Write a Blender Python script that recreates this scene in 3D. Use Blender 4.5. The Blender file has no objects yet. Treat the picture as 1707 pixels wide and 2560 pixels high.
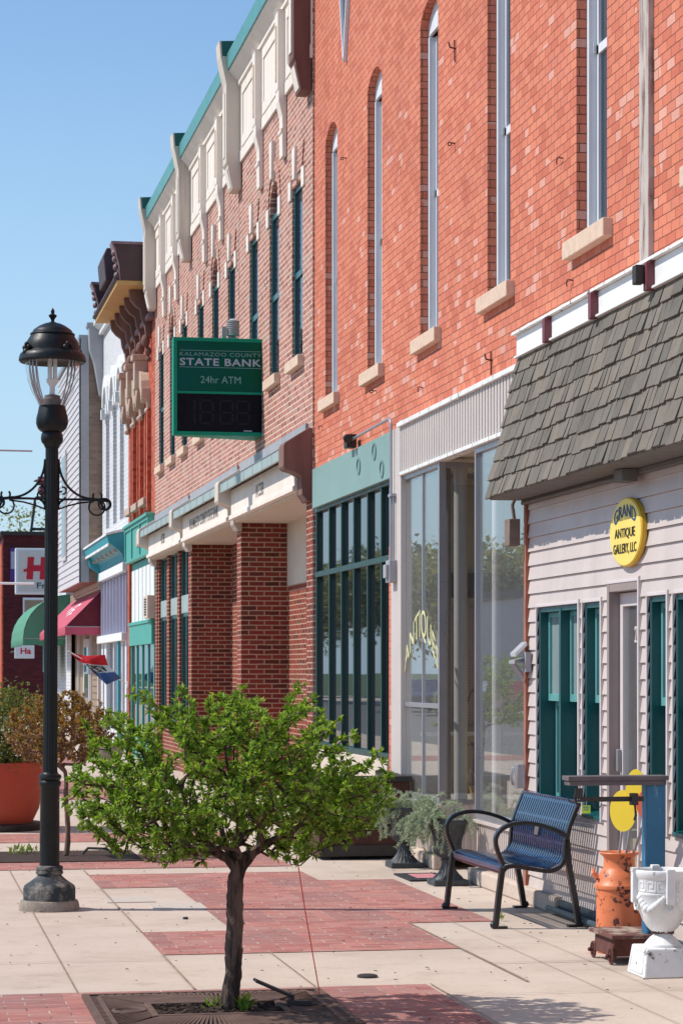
import bpy, math, random
from mathutils import Vector, Matrix
rnd = random.Random(7)
PI = math.pi
scn = bpy.context.scene
COL = scn.collection

# ------------------------------------------------------------------ camera, sky, sun, exposure
F, XV, YH, EYE = 5900.0, -251.0, 1680.0, 1.62          # focal length (photo pixels), street vanishing point, eye height
TH = math.atan((853.5 - XV) / F); SN, CS = math.sin(TH), math.cos(TH)
cam = bpy.data.objects.new('camera', bpy.data.cameras.new('camera')); COL.objects.link(cam)
cam.location = (0, 0, EYE); cam.rotation_euler = (PI / 2, 0, -TH)
cam.data.sensor_fit = 'VERTICAL'; cam.data.sensor_height = 36; cam.data.lens = 36 * F / 2560
cam.data.shift_y = (YH - 1280) / 2560
cam.data.clip_start = 0.1; cam.data.clip_end = 3000
cam.data.dof.use_dof = True; cam.data.dof.focus_distance = 14.5; cam.data.dof.aperture_fstop = 16.0
scn.camera = cam
ELEV = math.radians(49); SAZ = (0.980, -0.199)        # the light travels this way over the ground
w = bpy.data.worlds.new('World'); scn.world = w; w.use_nodes = True
nt = w.node_tree; sky = nt.nodes.new('ShaderNodeTexSky'); sky.sky_type = 'NISHITA'
sky.sun_disc = False; sky.sun_elevation = ELEV; sky.sun_rotation = math.atan2(-SAZ[0], -SAZ[1])
sky.air_density = 1.0; sky.dust_density = 0.15; sky.ozone_density = 3.0; sky.altitude = 200
bg = nt.nodes['Background']; bg.inputs['Strength'].default_value = 0.15
tint = nt.nodes.new('ShaderNodeMix'); tint.data_type = 'RGBA'; tint.blend_type = 'MULTIPLY'; tint.inputs[0].default_value = 1; tint.inputs[7].default_value = (.80, .86, .86, 1)
nt.links.new(sky.outputs[0], tint.inputs[6])
tc = nt.nodes.new('ShaderNodeTexCoord'); sx_ = nt.nodes.new('ShaderNodeSeparateXYZ'); nt.links.new(tc.outputs['Generated'], sx_.inputs[0])
hz = nt.nodes.new('ShaderNodeMapRange'); nt.links.new(sx_.outputs[2], hz.inputs[0]); hz.inputs[1].default_value = 0.0; hz.inputs[2].default_value = .26; hz.inputs[3].default_value = .95; hz.inputs[4].default_value = 0.0
hm = nt.nodes.new('ShaderNodeMix'); hm.data_type = 'RGBA'; nt.links.new(hz.outputs[0], hm.inputs[0]); nt.links.new(tint.outputs[2], hm.inputs[6]); hm.inputs[7].default_value = (2.55, 3.55, 4.5, 1)
nt.links.new(hm.outputs[2], bg.inputs[0])
sun = bpy.data.objects.new('sun', bpy.data.lights.new('sun', 'SUN')); COL.objects.link(sun)
sun.data.energy = 3.6; sun.data.angle = math.radians(0.53); sun.data.color = (1.0, 0.94, 0.86)
sun.rotation_euler = Vector((SAZ[0] * math.cos(ELEV), SAZ[1] * math.cos(ELEV), -math.sin(ELEV))).to_track_quat('-Z', 'Y').to_euler()
sun.location = (-20, 20, 40)
vs = scn.view_settings; vs.view_transform = 'Standard'; vs.look = 'None'; vs.gamma = 1.0; vs.exposure = 0.34

# ------------------------------------------------------------------ measuring: photo pixel -> place in the street
def Dw(x, W): return W / (SN + (x - 853.5) / F * CS)
def Yw(x, W): return Dw(x, W) * (CS - (x - 853.5) / F * SN)
def Zw(x, y, W): return EYE + (YH - y) * Dw(x, W) / F
def Dg(y): return F * EYE / (y - YH)
def G(x, y, d=None):
    d = d or Dg(y); l = (x - 853.5) / F * d
    return (d * SN + l * CS, d * CS - l * SN)
def PD(x, y, d):
    X, Y = G(x, y, d); return Vector((X, Y, EYE + (YH - y) * d / F))
def XatY(x, Y): k = (x - 853.5) / F; return Y * (SN + k * CS) / (CS - k * SN)

# ------------------------------------------------------------------ building blocks
ORG = {}
class MB:
    def __init__(s): s.v = []; s.f = []; s.m = []; s.cur = 0; s.sm = []; s.smooth = False
    def add(s, vs, fs):
        o = len(s.v); s.v += [tuple(p) for p in vs]
        for f in fs: s.f.append([i + o for i in f]); s.m.append(s.cur); s.sm.append(s.smooth)
        return s
    def box(s, x0, x1, y0, y1, z0, z1):
        return s.add([(x0,y0,z0),(x1,y0,z0),(x1,y1,z0),(x0,y1,z0),(x0,y0,z1),(x1,y0,z1),(x1,y1,z1),(x0,y1,z1)],
              [(0,3,2,1),(4,5,6,7),(0,1,5,4),(1,2,6,5),(2,3,7,6),(3,0,4,7)])
    def obox(s, c, ax, ay, az):
        c, ax, ay, az = Vector(c), Vector(ax), Vector(ay), Vector(az); vs = []
        for k in (-1, 1):
            for i, j in ((-1,-1),(1,-1),(1,1),(-1,1)): vs.append(c + ax*i + ay*j + az*k)
        return s.add(vs, [(0,3,2,1),(4,5,6,7),(0,1,5,4),(1,2,6,5),(2,3,7,6),(3,0,4,7)])
    def frustum(s, cx, cy, z0, z1, a0, b0, a1, b1):
        vs = [(cx+i*a0, cy+j*b0, z0) for i, j in ((-1,-1),(1,-1),(1,1),(-1,1))] + [(cx+i*a1, cy+j*b1, z1) for i, j in ((-1,-1),(1,-1),(1,1),(-1,1))]
        return s.add(vs, [(0,3,2,1),(4,5,6,7),(0,1,5,4),(1,2,6,5),(2,3,7,6),(3,0,4,7)])
    def prism(s, pts, off):
        n = len(pts); off = Vector(off); a = [Vector(p) for p in pts]
        return s.add(a + [p + off for p in a], [list(range(n))[::-1], [n+i for i in range(n)]] + [(i, (i+1) % n, n+(i+1) % n, n+i) for i in range(n)])
    def yprism(s, prof, y0, y1):                     # prof: (X, z) outline swept along the street
        return s.prism([(p[0], y0, p[1]) for p in prof], (0, y1 - y0, 0))
    def lathe(s, prof, c, n=32, rot=0.0, flute=0.0, nf=0, zr=None, cap=True):
        s.smooth = True; cx, cy, cz = c; vs = []
        for r, z in prof:
            for i in range(n):
                a = rot + 2*PI*i/n; rr = r
                if flute and (zr is None or any(q[0] <= z <= q[1] for q in zr)): rr = r * (1 - flute * (0.5 + 0.5*math.cos(a*nf)))
                vs.append((cx + rr*math.cos(a), cy + rr*math.sin(a), cz + z))
        fs = []
        for k in range(len(prof)-1):
            for i in range(n): j = (i+1) % n; fs.append((k*n+i, k*n+j, (k+1)*n+j, (k+1)*n+i))
        if cap: fs.append(list(range(n))[::-1]); fs.append([(len(prof)-1)*n+i for i in range(n)])
        s.add(vs, fs); s.smooth = False; return s
    def tube(s, pts, r, n=8, cap=True):
        pts = [Vector(p) for p in pts]; rs = r if isinstance(r, (list, tuple)) else [r]*len(pts); s.smooth = True
        t = (pts[1]-pts[0]).normalized(); u = t.orthogonal().normalized(); vs = []
        for i, p in enumerate(pts):
            if i == 0: d = pts[1]-pts[0]
            elif i == len(pts)-1: d = pts[i]-pts[i-1]
            else: d = (pts[i+1]-pts[i]).normalized() + (pts[i]-pts[i-1]).normalized()
            if d.length < 1e-9: d = t
            d = d.normalized(); u = (u - d*u.dot(d)); u = u.normalized() if u.length > 1e-6 else d.orthogonal().normalized(); v = d.cross(u); t = d
            for k in range(n): a = 2*PI*k/n; vs.append(p + (u*math.cos(a) + v*math.sin(a))*rs[i])
        fs = [(i*n+k, i*n+(k+1) % n, (i+1)*n+(k+1) % n, (i+1)*n+k) for i in range(len(pts)-1) for k in range(n)]
        if cap: fs.append(list(range(n))[::-1]); fs.append([(len(pts)-1)*n+k for k in range(n)])
        s.add(vs, fs); s.smooth = False; return s
    def strap(s, pts, u, wd, th):                    # flat bar along pts; u = width direction
        pts = [Vector(p) for p in pts]; u = Vector(u).normalized(); vs = []
        for i, p in enumerate(pts):
            d = (pts[min(i+1, len(pts)-1)] - pts[max(i-1, 0)]).normalized(); nn = d.cross(u).normalized()
            for a, b in ((-1,-1),(1,-1),(1,1),(-1,1)): vs.append(p + u*a*wd/2 + nn*b*th/2)
        fs = [(i*4+k, i*4+(k+1) % 4, i*4+4+(k+1) % 4, i*4+4+k) for i in range(len(pts)-1) for k in range(4)]
        fs += [(3,2,1,0), tuple(len(pts)*4-4+k for k in range(4))]
        return s.add(vs, fs)
    def torus(s, c, R, r, axis, n=24, m=6, a0=0, a1=2*PI):
        ax = Vector(axis).normalized(); u = ax.orthogonal().normalized(); v = ax.cross(u)
        return s.tube([Vector(c) + (u*math.cos(a0+(a1-a0)*i/n) + v*math.sin(a0+(a1-a0)*i/n))*R for i in range(n+1)], r, m)
    def ball(s, c, r, n=12, sx=1, sy=1, sz=1):
        s.smooth = True; vs = []; fs = []
        for i in range(n+1):
            t = PI*i/n
            for j in range(n*2): a = PI*j/n; vs.append((c[0]+sx*r*math.sin(t)*math.cos(a), c[1]+sy*r*math.sin(t)*math.sin(a), c[2]+sz*r*math.cos(t)))
        for i in range(n):
            for j in range(n*2): k = (j+1) % (n*2); fs.append((i*2*n+j, (i+1)*2*n+j, (i+1)*2*n+k, i*2*n+k))
        s.add(vs, fs); s.smooth = False; return s
    def build(s, name, mats, parent=None, bevel=0.0, label=None, org=None):
        me = bpy.data.meshes.new(name)
        o = Vector(org) if org is not None else (Vector(ORG[parent.name]) if parent else Vector((0, 0, 0)))
        me.from_pydata([(p[0]-o.x, p[1]-o.y, p[2]-o.z) for p in s.v], [], s.f)
        for m in (mats if isinstance(mats, (list, tuple)) else [mats]): me.materials.append(m)
        me.polygons.foreach_set('material_index', s.m); me.polygons.foreach_set('use_smooth', s.sm)
        if any(s.sm): me.set_sharp_from_angle(angle=math.radians(40))
        me.validate(); me.update()
        ob = bpy.data.objects.new(name, me); COL.objects.link(ob); ORG[ob.name] = tuple(o)
        if parent: ob.parent = parent
        else: ob.location = o
        if bevel:
            b = ob.modifiers.new('bevel', 'BEVEL'); b.width = bevel; b.segments = 2; b.limit_method = 'ANGLE'; b.angle_limit = math.radians(40)
        if label: ob['label'] = label
        return ob

def tag(o, label=None, cat=None, group=None, kind=None):
    if label: o['label'] = label
    if cat: o['category'] = cat
    if group: o['group'] = group
    if kind: o['kind'] = kind
    return o
def thing(name, label, cat, loc=(0, 0, 0), group=None):
    o = bpy.data.objects.new(name, None); COL.objects.link(o); o.location = loc; ORG[o.name] = tuple(loc)
    o.empty_display_size = 0.2
    return tag(o, label, cat, group)
def wall_x(mb, X, y0, y1, z0, z1, ops, depth):
    """a wall facing -X with openings (ya, yb, za, zb, rise) and their reveals"""
    ys = sorted({y0, y1, *[o[0] for o in ops], *[o[1] for o in ops]}); zs = sorted({z0, z1, *[o[2] for o in ops], *[o[3]+o[4] for o in ops]})
    ys = [y for y in ys if y0 <= y <= y1]; zs = [z for z in zs if z0 <= z <= z1]
    for i in range(len(ys)-1):
        for j in range(len(zs)-1):
            cy, cz = (ys[i]+ys[i+1])/2, (zs[j]+zs[j+1])/2
            if any(o[0] < cy < o[1] and o[2] < cz < o[3]+o[4] for o in ops): continue
            mb.add([(X,ys[i],zs[j]),(X,ys[i],zs[j+1]),(X,ys[i+1],zs[j+1]),(X,ys[i+1],zs[j])], [(0,1,2,3)])
    for ya, yb, za, zb, rise in ops:
        n = 14 if rise > 0 else 1; ht = zb + rise; cy, hw = (ya+yb)/2, (yb-ya)/2
        arc = []
        for i in range(n+1):
            y = ya + (yb-ya)*i/n
            if rise > 0:
                R = (hw*hw + rise*rise)/(2*rise); z = zb + rise - R + math.sqrt(max(R*R - (y-cy)**2, 0))
            else: z = zb
            arc.append((y, z))
        if rise > 0:
            for a, b in zip(arc, arc[1:]): mb.add([(X,a[0],a[1]),(X,a[0],ht),(X,b[0],ht),(X,b[0],b[1])], [(0,1,2,3)])
        loop = [(ya, za)] + arc + [(yb, za)]
        for a, b in zip(loop, loop[1:] + loop[:1]):
            mb.add([(X,a[0],a[1]),(X,b[0],b[1]),(X+depth,b[0],b[1]),(X+depth,a[0],a[1])], [(0,1,2,3)])
    return mb
def arcpts(ya, yb, zb, rise, n=14):
    cy, hw = (ya+yb)/2, (yb-ya)/2; R = (hw*hw+rise*rise)/(2*rise)
    return [(ya+(yb-ya)*i/n, zb+rise-R+math.sqrt(max(R*R-(ya+(yb-ya)*i/n-cy)**2, 0))) for i in range(n+1)]

# ------------------------------------------------------------------ materials (all procedural)
def lin(c): c /= 255; return c/12.92 if c <= .04045 else ((c+.055)/1.055)**2.4
def px(r, g, b, k=0.8): return (lin(r)*k, lin(g)*k, lin(b)*k)
class NT:
    def __init__(s, name):
        s.m = bpy.data.materials.new(name); s.m.use_nodes = True; s.t = s.m.node_tree; s.bsdf = s.t.nodes['Principled BSDF']; s.out = s.t.nodes['Material Output']
    def n(s, typ, **kw):
        o = s.t.nodes.new('ShaderNode' + typ)
        for k, v in kw.items(): setattr(o, k, v)
        return o
    def l(s, a, b): s.t.links.new(a, b)
    def pos(s): return s.n('NewGeometry').outputs['Position']
    def math(s, op, a, b=None, c=None):
        o = s.n('Math', operation=op)
        for i, v in enumerate((a, b, c)):
            if v is None: continue
            if isinstance(v, (int, float)): o.inputs[i].default_value = v
            else: s.l(v, o.inputs[i])
        return o.outputs[0]
    def noise(s, vec, scale, detail=4, rough=.6, dist=0.0):
        o = s.n('TexNoise'); o.inputs['Scale'].default_value = scale; o.inputs['Detail'].default_value = detail; o.inputs['Roughness'].default_value = rough; o.inputs['Distortion'].default_value = dist
        s.l(vec, o.inputs['Vector']); return o.outputs['Fac']
    def ramp(s, fac, stops):
        o = s.n('ValToRGB'); e = o.color_ramp.elements
        while len(e) < len(stops): e.new(.5)
        for i, (p, c) in enumerate(stops): e[i].position = p; e[i].color = (c if len(c) == 4 else (*c, 1))
        s.l(fac, o.inputs[0]); return o.outputs[0]
    def mix(s, fac, a, b, mode='MIX'):
        o = s.n('Mix', data_type='RGBA', blend_type=mode)
        for sock, v in ((o.inputs[0], fac), (o.inputs[6], a), (o.inputs[7], b)):
            if isinstance(v, (int, float)): sock.default_value = v
            elif isinstance(v, tuple): sock.default_value = (*v[:3], 1)
            else: s.l(v, sock)
        return o.outputs[2]
    def bump(s, h, strength=.5, dist=.01):
        o = s.n('Bump'); o.inputs['Strength'].default_value = strength; o.inputs['Distance'].default_value = dist
        s.l(h, o.inputs['Height']); s.l(o.outputs[0], s.bsdf.inputs['Normal'])
    def boxuv(s):
        """wall coordinates in metres: along the wall, up"""
        g = s.n('NewGeometry'); sp = s.n('SeparateXYZ'); s.l(g.outputs['Position'], sp.inputs[0]); sn = s.n('SeparateXYZ'); s.l(g.outputs['True Normal'], sn.inputs[0])
        ix = s.math('GREATER_THAN', s.math('ABSOLUTE', sn.outputs[0]), .6); iz = s.math('GREATER_THAN', s.math('ABSOLUTE', sn.outputs[2]), .6)
        mu = s.n('Mix', data_type='FLOAT'); s.l(ix, mu.inputs[0]); s.l(sp.outputs[0], mu.inputs[2]); s.l(sp.outputs[1], mu.inputs[3])
        mv = s.n('Mix', data_type='FLOAT'); s.l(iz, mv.inputs[0]); s.l(sp.outputs[2], mv.inputs[2]); s.l(sp.outputs[1], mv.inputs[3])
        c = s.n('CombineXYZ'); s.l(mu.outputs[0], c.inputs[0]); s.l(mv.outputs[0], c.inputs[1]); return c.outputs[0]
def mat(name, col, rough=.7, var=.12, scale=6, bump=0.0, bscale=60, metal=0.0, col2=None, thr=None, coat=0.0, spec=.5, streak=False):
    N = NT(name); p = N.pos()
    if streak:
        mp = N.n('Mapping'); mp.inputs['Scale'].default_value = (1, 1, .12); N.l(p, mp.inputs['Vector']); p2 = mp.outputs[0]
    else: p2 = p
    f = N.noise(p2, scale)
    if col2 is None: c = N.ramp(f, [(.25, tuple(v*(1-var) for v in col)), (.75, tuple(min(v*(1+var), .95) for v in col))])
    else:
        a, b = thr or (.35, .65); c = N.ramp(f, [(a, col), (b, col2)])
    N.l(c, N.bsdf.inputs['Base Color']); N.bsdf.inputs['Metallic'].default_value = metal
    N.bsdf.inputs['Specular IOR Level'].default_value = spec
    if coat: N.bsdf.inputs['Coat Weight'].default_value = coat; N.bsdf.inputs['Coat Roughness'].default_value = .08
    r = N.ramp(N.noise(p, scale*3), [(.3, (max(rough-.08, .02),)*3), (.7, (min(rough+.1, 1),)*3)]); N.l(r, N.bsdf.inputs['Roughness'])
    if bump: N.bump(N.noise(p, bscale, 6, .7), bump, .01)
    return N.m
def brick(name, stops, mortar, bw, rh, msize, bump=.6, pale=None, dirt=.25, uvscale=None, stain=None):
    N = NT(name); uv = N.boxuv(); b = N.n('TexBrick'); b.offset = .5; b.squash = 1
    b.inputs['Scale'].default_value = 1; b.inputs['Brick Width'].default_value = bw; b.inputs['Row Height'].default_value = rh
    b.inputs['Mortar Size'].default_value = msize; b.inputs['Mortar Smooth'].default_value = .25; b.inputs['Bias'].default_value = 0
    b.inputs['Color1'].default_value = (0, 0, 0, 1); b.inputs['Color2'].default_value = (1, 1, 1, 1); b.inputs['Mortar'].default_value = (.5, .5, .5, 1)
    p = N.pos(); wob = N.noise(p, 9, 2); sh = N.n('VectorMath', operation='MULTIPLY_ADD'); cw = N.n('CombineXYZ'); N.l(wob, cw.inputs[1]); N.l(wob, cw.inputs[0])
    N.l(cw.outputs[0], sh.inputs[0]); sh.inputs[1].default_value = (.012, .012, 0); N.l(uv, sh.inputs[2]); N.l(sh.outputs[0], b.inputs['Vector'])
    c = N.ramp(b.outputs['Color'], stops)
    if pale:                                          # odd pale bricks, commoner in the lower part of the wall
        col, z0, z1 = pale; sp = N.n('SeparateXYZ'); N.l(p, sp.inputs[0])
        mr = N.n('MapRange'); N.l(sp.outputs[2], mr.inputs[0]); mr.inputs[1].default_value = z0; mr.inputs[2].default_value = z1; mr.inputs[3].default_value = .16; mr.inputs[4].default_value = -.02
        hsh = N.n('TexWhiteNoise', noise_dimensions='2D'); fl = N.n('VectorMath', operation='MULTIPLY'); N.l(b.outputs['Color'], fl.inputs[0]); fl.inputs[1].default_value = (97.3, 41.7, 0); N.l(fl.outputs[0], hsh.inputs['Vector'])
        clump = N.math('MULTIPLY', N.ramp(N.noise(p, 1.6, 3), [(.42, (.0,)*3), (.62, (1.6,)*3)]), mr.outputs[0])
        c = N.mix(N.math('MULTIPLY', N.math('LESS_THAN', hsh.outputs['Value'], clump), .75), c, col)
    big = N.noise(p, .7, 5); c = N.mix(dirt, c, N.ramp(big, [(.3, (.45, .45, .45)), (.7, (1, 1, 1))]), 'MULTIPLY')
    fine = N.noise(p, 45, 5, .7); c = N.mix(.35, c, N.ramp(fine, [(.25, (.62, .6, .6)), (.7, (1.1, 1.08, 1.05))]), 'MULTIPLY')
    mp = N.n('Mapping'); mp.inputs['Scale'].default_value = (1, 1, .07); N.l(p, mp.inputs['Vector']); c = N.mix(.18, c, N.ramp(N.noise(mp.outputs[0], 3.2, 6, .7), [(.32, (.55, .52, .5)), (.6, (1.05, 1.05, 1.05))]), 'MULTIPLY')
    c = N.mix(b.outputs['Fac'], c, N.mix(N.math('MULTIPLY', N.ramp(N.noise(p, 2.3, 4), [(.4, (0,)*3), (.7, (1,)*3)]), .45), mortar, tuple(v*.6 for v in mortar)))
    if stain:
        c = N.mix(N.math('MULTIPLY', N.ramp(N.noise(p, 1.3, 6, .7), [(.55, (0,)*3), (.75, (1,)*3)]), .5), c, stain)
    N.l(c, N.bsdf.inputs['Base Color']); N.bsdf.inputs['Roughness'].default_value = .85; N.bsdf.inputs['Specular IOR Level'].default_value = .25
    h = N.math('ADD', N.math('MULTIPLY', b.outputs['Fac'], -1.0), N.math('MULTIPLY', fine, .25)); N.bump(h, bump, .008)
    return N.m
def glass(name, tint=(.85, .9, .88), ior=1.75, rough=0.0, dust=0.0):
    N = NT(name); t = N.t; t.nodes.remove(N.bsdf); tr = N.n('BsdfTransparent'); tr.inputs[0].default_value = (*tint, 1)
    gl = N.n('BsdfGlossy'); gl.inputs['Roughness'].default_value = rough; gl.inputs['Color'].default_value = (.95, .97, .97, 1); g = N.n('NewGeometry'); dp = N.n('VectorMath', operation='DOT_PRODUCT'); N.l(g.outputs['Normal'], dp.inputs[0]); N.l(g.outputs['Incoming'], dp.inputs[1])
    f0 = ((ior-1)/(ior+1))**2; fz = N.math('MULTIPLY_ADD', N.math('POWER', N.math('SUBTRACT', 1.0, N.math('ABSOLUTE', dp.outputs['Value'])), 5.0), 1-f0, f0)
    nz = N.noise(N.pos(), 1.3, 1); bp = N.n('Bump'); bp.inputs['Strength'].default_value = .025; bp.inputs['Distance'].default_value = .02; N.l(nz, bp.inputs['Height']); N.l(bp.outputs[0], gl.inputs['Normal'])
    mx = N.n('MixShader'); N.l(fz, mx.inputs[0]); N.l(tr.outputs[0], mx.inputs[1]); N.l(gl.outputs[0], mx.inputs[2]); df = N.n('BsdfDiffuse'); df.inputs[0].default_value = (.75, .76, .78, 1); dm_ = N.n('MixShader'); dm_.inputs[0].default_value = dust
    N.l(mx.outputs[0], dm_.inputs[1]); N.l(df.outputs[0], dm_.inputs[2]); N.l(dm_.outputs[0], N.out.inputs[0]); return N.m
def darkglass(name, col=(.012, .016, .02), ior=1.75):
    N = NT(name); N.bsdf.inputs['Base Color'].default_value = (*col, 1); N.bsdf.inputs['Roughness'].default_value = .015; N.bsdf.inputs['IOR'].default_value = ior
    bp = N.n('Bump'); bp.inputs['Strength'].default_value = .03; bp.inputs['Distance'].default_value = .02; N.l(N.noise(N.pos(), 1.1, 1), bp.inputs['Height']); N.l(bp.outputs[0], N.bsdf.inputs['Normal']); return N.m
def leaf(name, c1, c2, c3, trans=.45, rough=.45):
    N = NT(name); g = N.n('NewGeometry'); rn = g.outputs['Random Per Island']
    c = N.ramp(rn, [(0, c1), (.55, c2), (1, c3)]); N.l(c, N.bsdf.inputs['Base Color']); N.bsdf.inputs['Roughness'].default_value = rough; N.bsdf.inputs['Specular IOR Level'].default_value = .4
    tl = N.n('BsdfTranslucent'); N.l(N.mix(1.0, c, (1.0, 1.0, .45), 'MULTIPLY'), tl.inputs[0])
    mx = N.n('MixShader'); mx.inputs[0].default_value = trans; N.l(N.bsdf.outputs[0], mx.inputs[1]); N.l(tl.outputs[0], mx.inputs[2]); N.l(mx.outputs[0], N.out.inputs[0]); return N.m
def chipped(name, paint, under, lo, hi, scale=9, rough=.45, bump=.15, streak=1.0):
    N = NT(name); p = N.pos(); mp = N.n('Mapping'); mp.inputs['Scale'].default_value = (1, 1, streak); N.l(p, mp.inputs['Vector'])
    f = N.noise(mp.outputs[0], scale, 6, .62); m = N.ramp(f, [(lo, (0,)*3), (hi, (1,)*3)])
    pc = N.ramp(N.noise(p, 5, 3), [(.3, tuple(v*.86 for v in paint)), (.7, tuple(min(v*1.1, .9) for v in paint))])
    uc = N.ramp(N.noise(p, 60, 3), [(.3, tuple(v*.6 for v in under)), (.7, tuple(v*1.4 for v in under))])
    N.l(N.mix(m, pc, uc), N.bsdf.inputs['Base Color']); N.bsdf.inputs['Roughness'].default_value = rough
    N.bump(N.math('MULTIPLY', m, -1.0), bump, .004); return N.m

M = {}
M['red_brick'] = brick('red_brick', [(0, px(213,120,95,.92)), (.35, px(229,136,108,.92)), (.7, px(235,146,115,.92)), (1, px(224,134,112,.92))], px(160,96,78,.6), .156, .0635, .0034, .8, pale=(px(242,186,168,.9), 4.2, 7.5))
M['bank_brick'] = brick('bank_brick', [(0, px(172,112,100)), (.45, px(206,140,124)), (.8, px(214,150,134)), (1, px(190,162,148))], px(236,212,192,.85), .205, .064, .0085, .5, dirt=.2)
M['shaded_entry_brick'] = brick('shaded_entry_brick', [(0, px(104,56,48)), (.4, px(150,66,54)), (.8, px(160,72,58)), (1, px(126,74,62))], px(206,168,142,.75), .205, .064, .0085, .5, dirt=.2)  # darker, redder copy of the bank brick: the entrance shade is painted in
M['orange_brick'] = brick('orange_brick', [(0, px(190,78,56)), (.5, px(222,104,78)), (1, px(226,124,98))], px(205,140,110,.6), .2, .066, .006, .5)
M['white_brick'] = brick('white_brick', [(0, (.66,.66,.68)), (.5, (.74,.74,.75)), (1, (.7,.7,.72))], (.5,.5,.53), .22, .085, .007, .8, dirt=.15)
M['plum_brick'] = brick('plum_brick', [(0, px(84,36,44)), (1, px(112,50,54))], px(90,44,50,.8), .22, .07, .008, .4)
M['stone'] = mat('limestone', px(236,224,212,.92), .85, .1, 3, .25, 50, streak=True)
M['stained_stone'] = mat('stained_stone', px(222,208,194,.85), .9, .2, 3, .3, 50, col2=px(136,112,104,.8), thr=(.5,.85), streak=True)
M['sill_stone'] = mat('sill_stone', px(228,200,176,.85), .9, .14, 14, .3, 70)
M['dark_stone'] = mat('weathered_red_stone', px(158,122,112,.8), .9, .3, 3, .3, 40, col2=px(112,78,72,.8), thr=(.3,.7), streak=True)
M['green_metal'] = mat('green_coping_metal', px(92,162,158,.8), .4, .12, 3)
M['dark_green_metal'] = mat('dark_green_metal', px(20,96,84,.8), .4, .15, 3)
M['zinc'] = mat('zinc_grey_metal', px(176,176,180,.8), .5, .12, 2.5)
M['zinc_green'] = mat('pale_green_metal', px(172,188,184,.8), .5, .12, 2.5)
M['white_paint'] = mat('white_paint', (.8,.8,.78), .5, .04, 5, .05, 80)
M['frame_white'] = mat('white_window_frame', (.72,.74,.77), .45, .05, 5)
M['old_white'] = chipped('peeling_white', (.78,.78,.75), px(130,118,104,.7), .58, .66, 18, .6, .2, .3)
M['weathered_wood'] = chipped('weathered_wood', px(214,200,190,.75), px(140,112,100,.7), .5, .66, 16, .85, .3, .15)
M['maroon'] = mat('maroon_paint', px(128,62,68,.8), .5, .15, 8)
M['shake'] = None
M['soffit'] = mat('soffit_grey', px(116,112,106,.8), .8, .12, 5)
M['siding'] = mat('pinkish_white_siding', px(230,215,208,.70), .5, .10, 3.5, .06, 30, streak=True)
M['trim_white'] = mat('siding_trim', px(238,228,226,.74), .45, .05, 4)
M['teal_dark'] = mat('dark_teal_paint', px(14,86,88,.9), .35, .15, 4, coat=.2)
M['teal_light'] = mat('light_teal_paint', px(104,172,170,.8), .4, .12, 6)
M['blue_edge'] = mat('blue_edge_paint', px(52,104,150,.8), .4, .1, 6)
M['teal_board'] = mat('teal_sign_board', px(142,174,168,.78), .55, .07, 1.2, .05, 20)
M['teal_stain'] = mat('teal_ghost_letter', px(126,160,156,.78), .6, .05, 3)
M['green_frame'] = mat('green_window_frame', px(32,74,70,.7), .4, .12, 4)
M['store_teal'] = mat('storefront_teal', px(86,178,164,.8), .5, .08, 3)
M['aqua'] = mat('aqua_paint', px(58,168,184,.8), .5, .1, 3)
M['alu'] = mat('aluminium_frame', px(188,186,190,.75), .35, .08, 4, metal=.5)
M['corr'] = mat('corrugated_cream_metal', px(224,212,204,.8), .5, .05, 2, metal=.1)
M['cream_paint'] = mat('cream_render', px(226,210,192,.8), .8, .08, 3, .1, 40)
M['tan'] = mat('tan_interior', px(206,182,140,.75), .8, .1, 3)
M['dark_room'] = mat('dark_interior', (.03,.03,.033), .9, .2, 2)  # near-black base colour stands in for an unlit room
M['peg'] = None
M['glass'] = glass('shop_glass', (.92,.94,.93), 2.0, dust=.05)
M['clear_glass'] = glass('lamp_glass', (.96,.97,.97), 1.35)
M['glass_dark'] = darkglass('dark_window_glass', ior=2.3)
M['glass_pale'] = mat('pale_reflecting_glass', px(176,196,196,.62), .12, .12, 2, coat=.6)  # opaque pale grey-green pane under a glossy coat
M['glass_blue'] = darkglass('upper_window_glass', (.01, .02, .035), 2.3)
M['black'] = mat('black_paint', (.008,.010,.011), .42, .3, 8, .03, 60, spec=.3)
M['black_frame'] = mat('bench_black', (.008,.008,.01), .35, .3, 6, coat=.2)
M['bench_blue'] = mat('bench_blue_enamel', (.004,.026,.085), .2, .15, 8, coat=.35)
M['lamp_base'] = chipped('worn_lamp_base', px(52,62,68,.7), px(150,142,132,.75), .46, .62, 9, .75, .2, 1)
M['foot_concrete'] = mat('rough_foot_concrete', px(170,156,142,.7), .95, .3, 14, .6, 60)
M['dark_metal'] = mat('dark_iron', (.03,.024,.022), .6, .3, 10)
M['rust'] = mat('rusty_iron', px(112,64,54,.7), .85, .35, 12, .3, 60)
M['grate'] = mat('rusty_grate', px(112,86,74,.75), .8, .3, 9, .3, 70)
M['bark'] = mat('bark', px(134,112,98,.62), .95, .5, 30, 1.0, 70, col2=px(62,48,42,.6), thr=(.42,.6), streak=True)
M['bark2'] = mat('pale_bark', px(140,112,96,.6), .95, .35, 24, .6, 60, streak=True)
M['soil'] = mat('mulch_soil', px(78,58,48,.6), 1, .5, 40, .8, 90)
M['urn_iron'] = mat('urn_charcoal', px(76,80,84,.7), .6, .25, 10, .15, 60, streak=True)
M['white_cast'] = chipped('flaking_white_cast', (.76,.76,.75), px(120,112,104,.7), .62, .68, 11, .6, .3)
M['terracotta'] = mat('terracotta', px(196,84,58,.8), .7, .08, 3, .05, 40)
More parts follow.
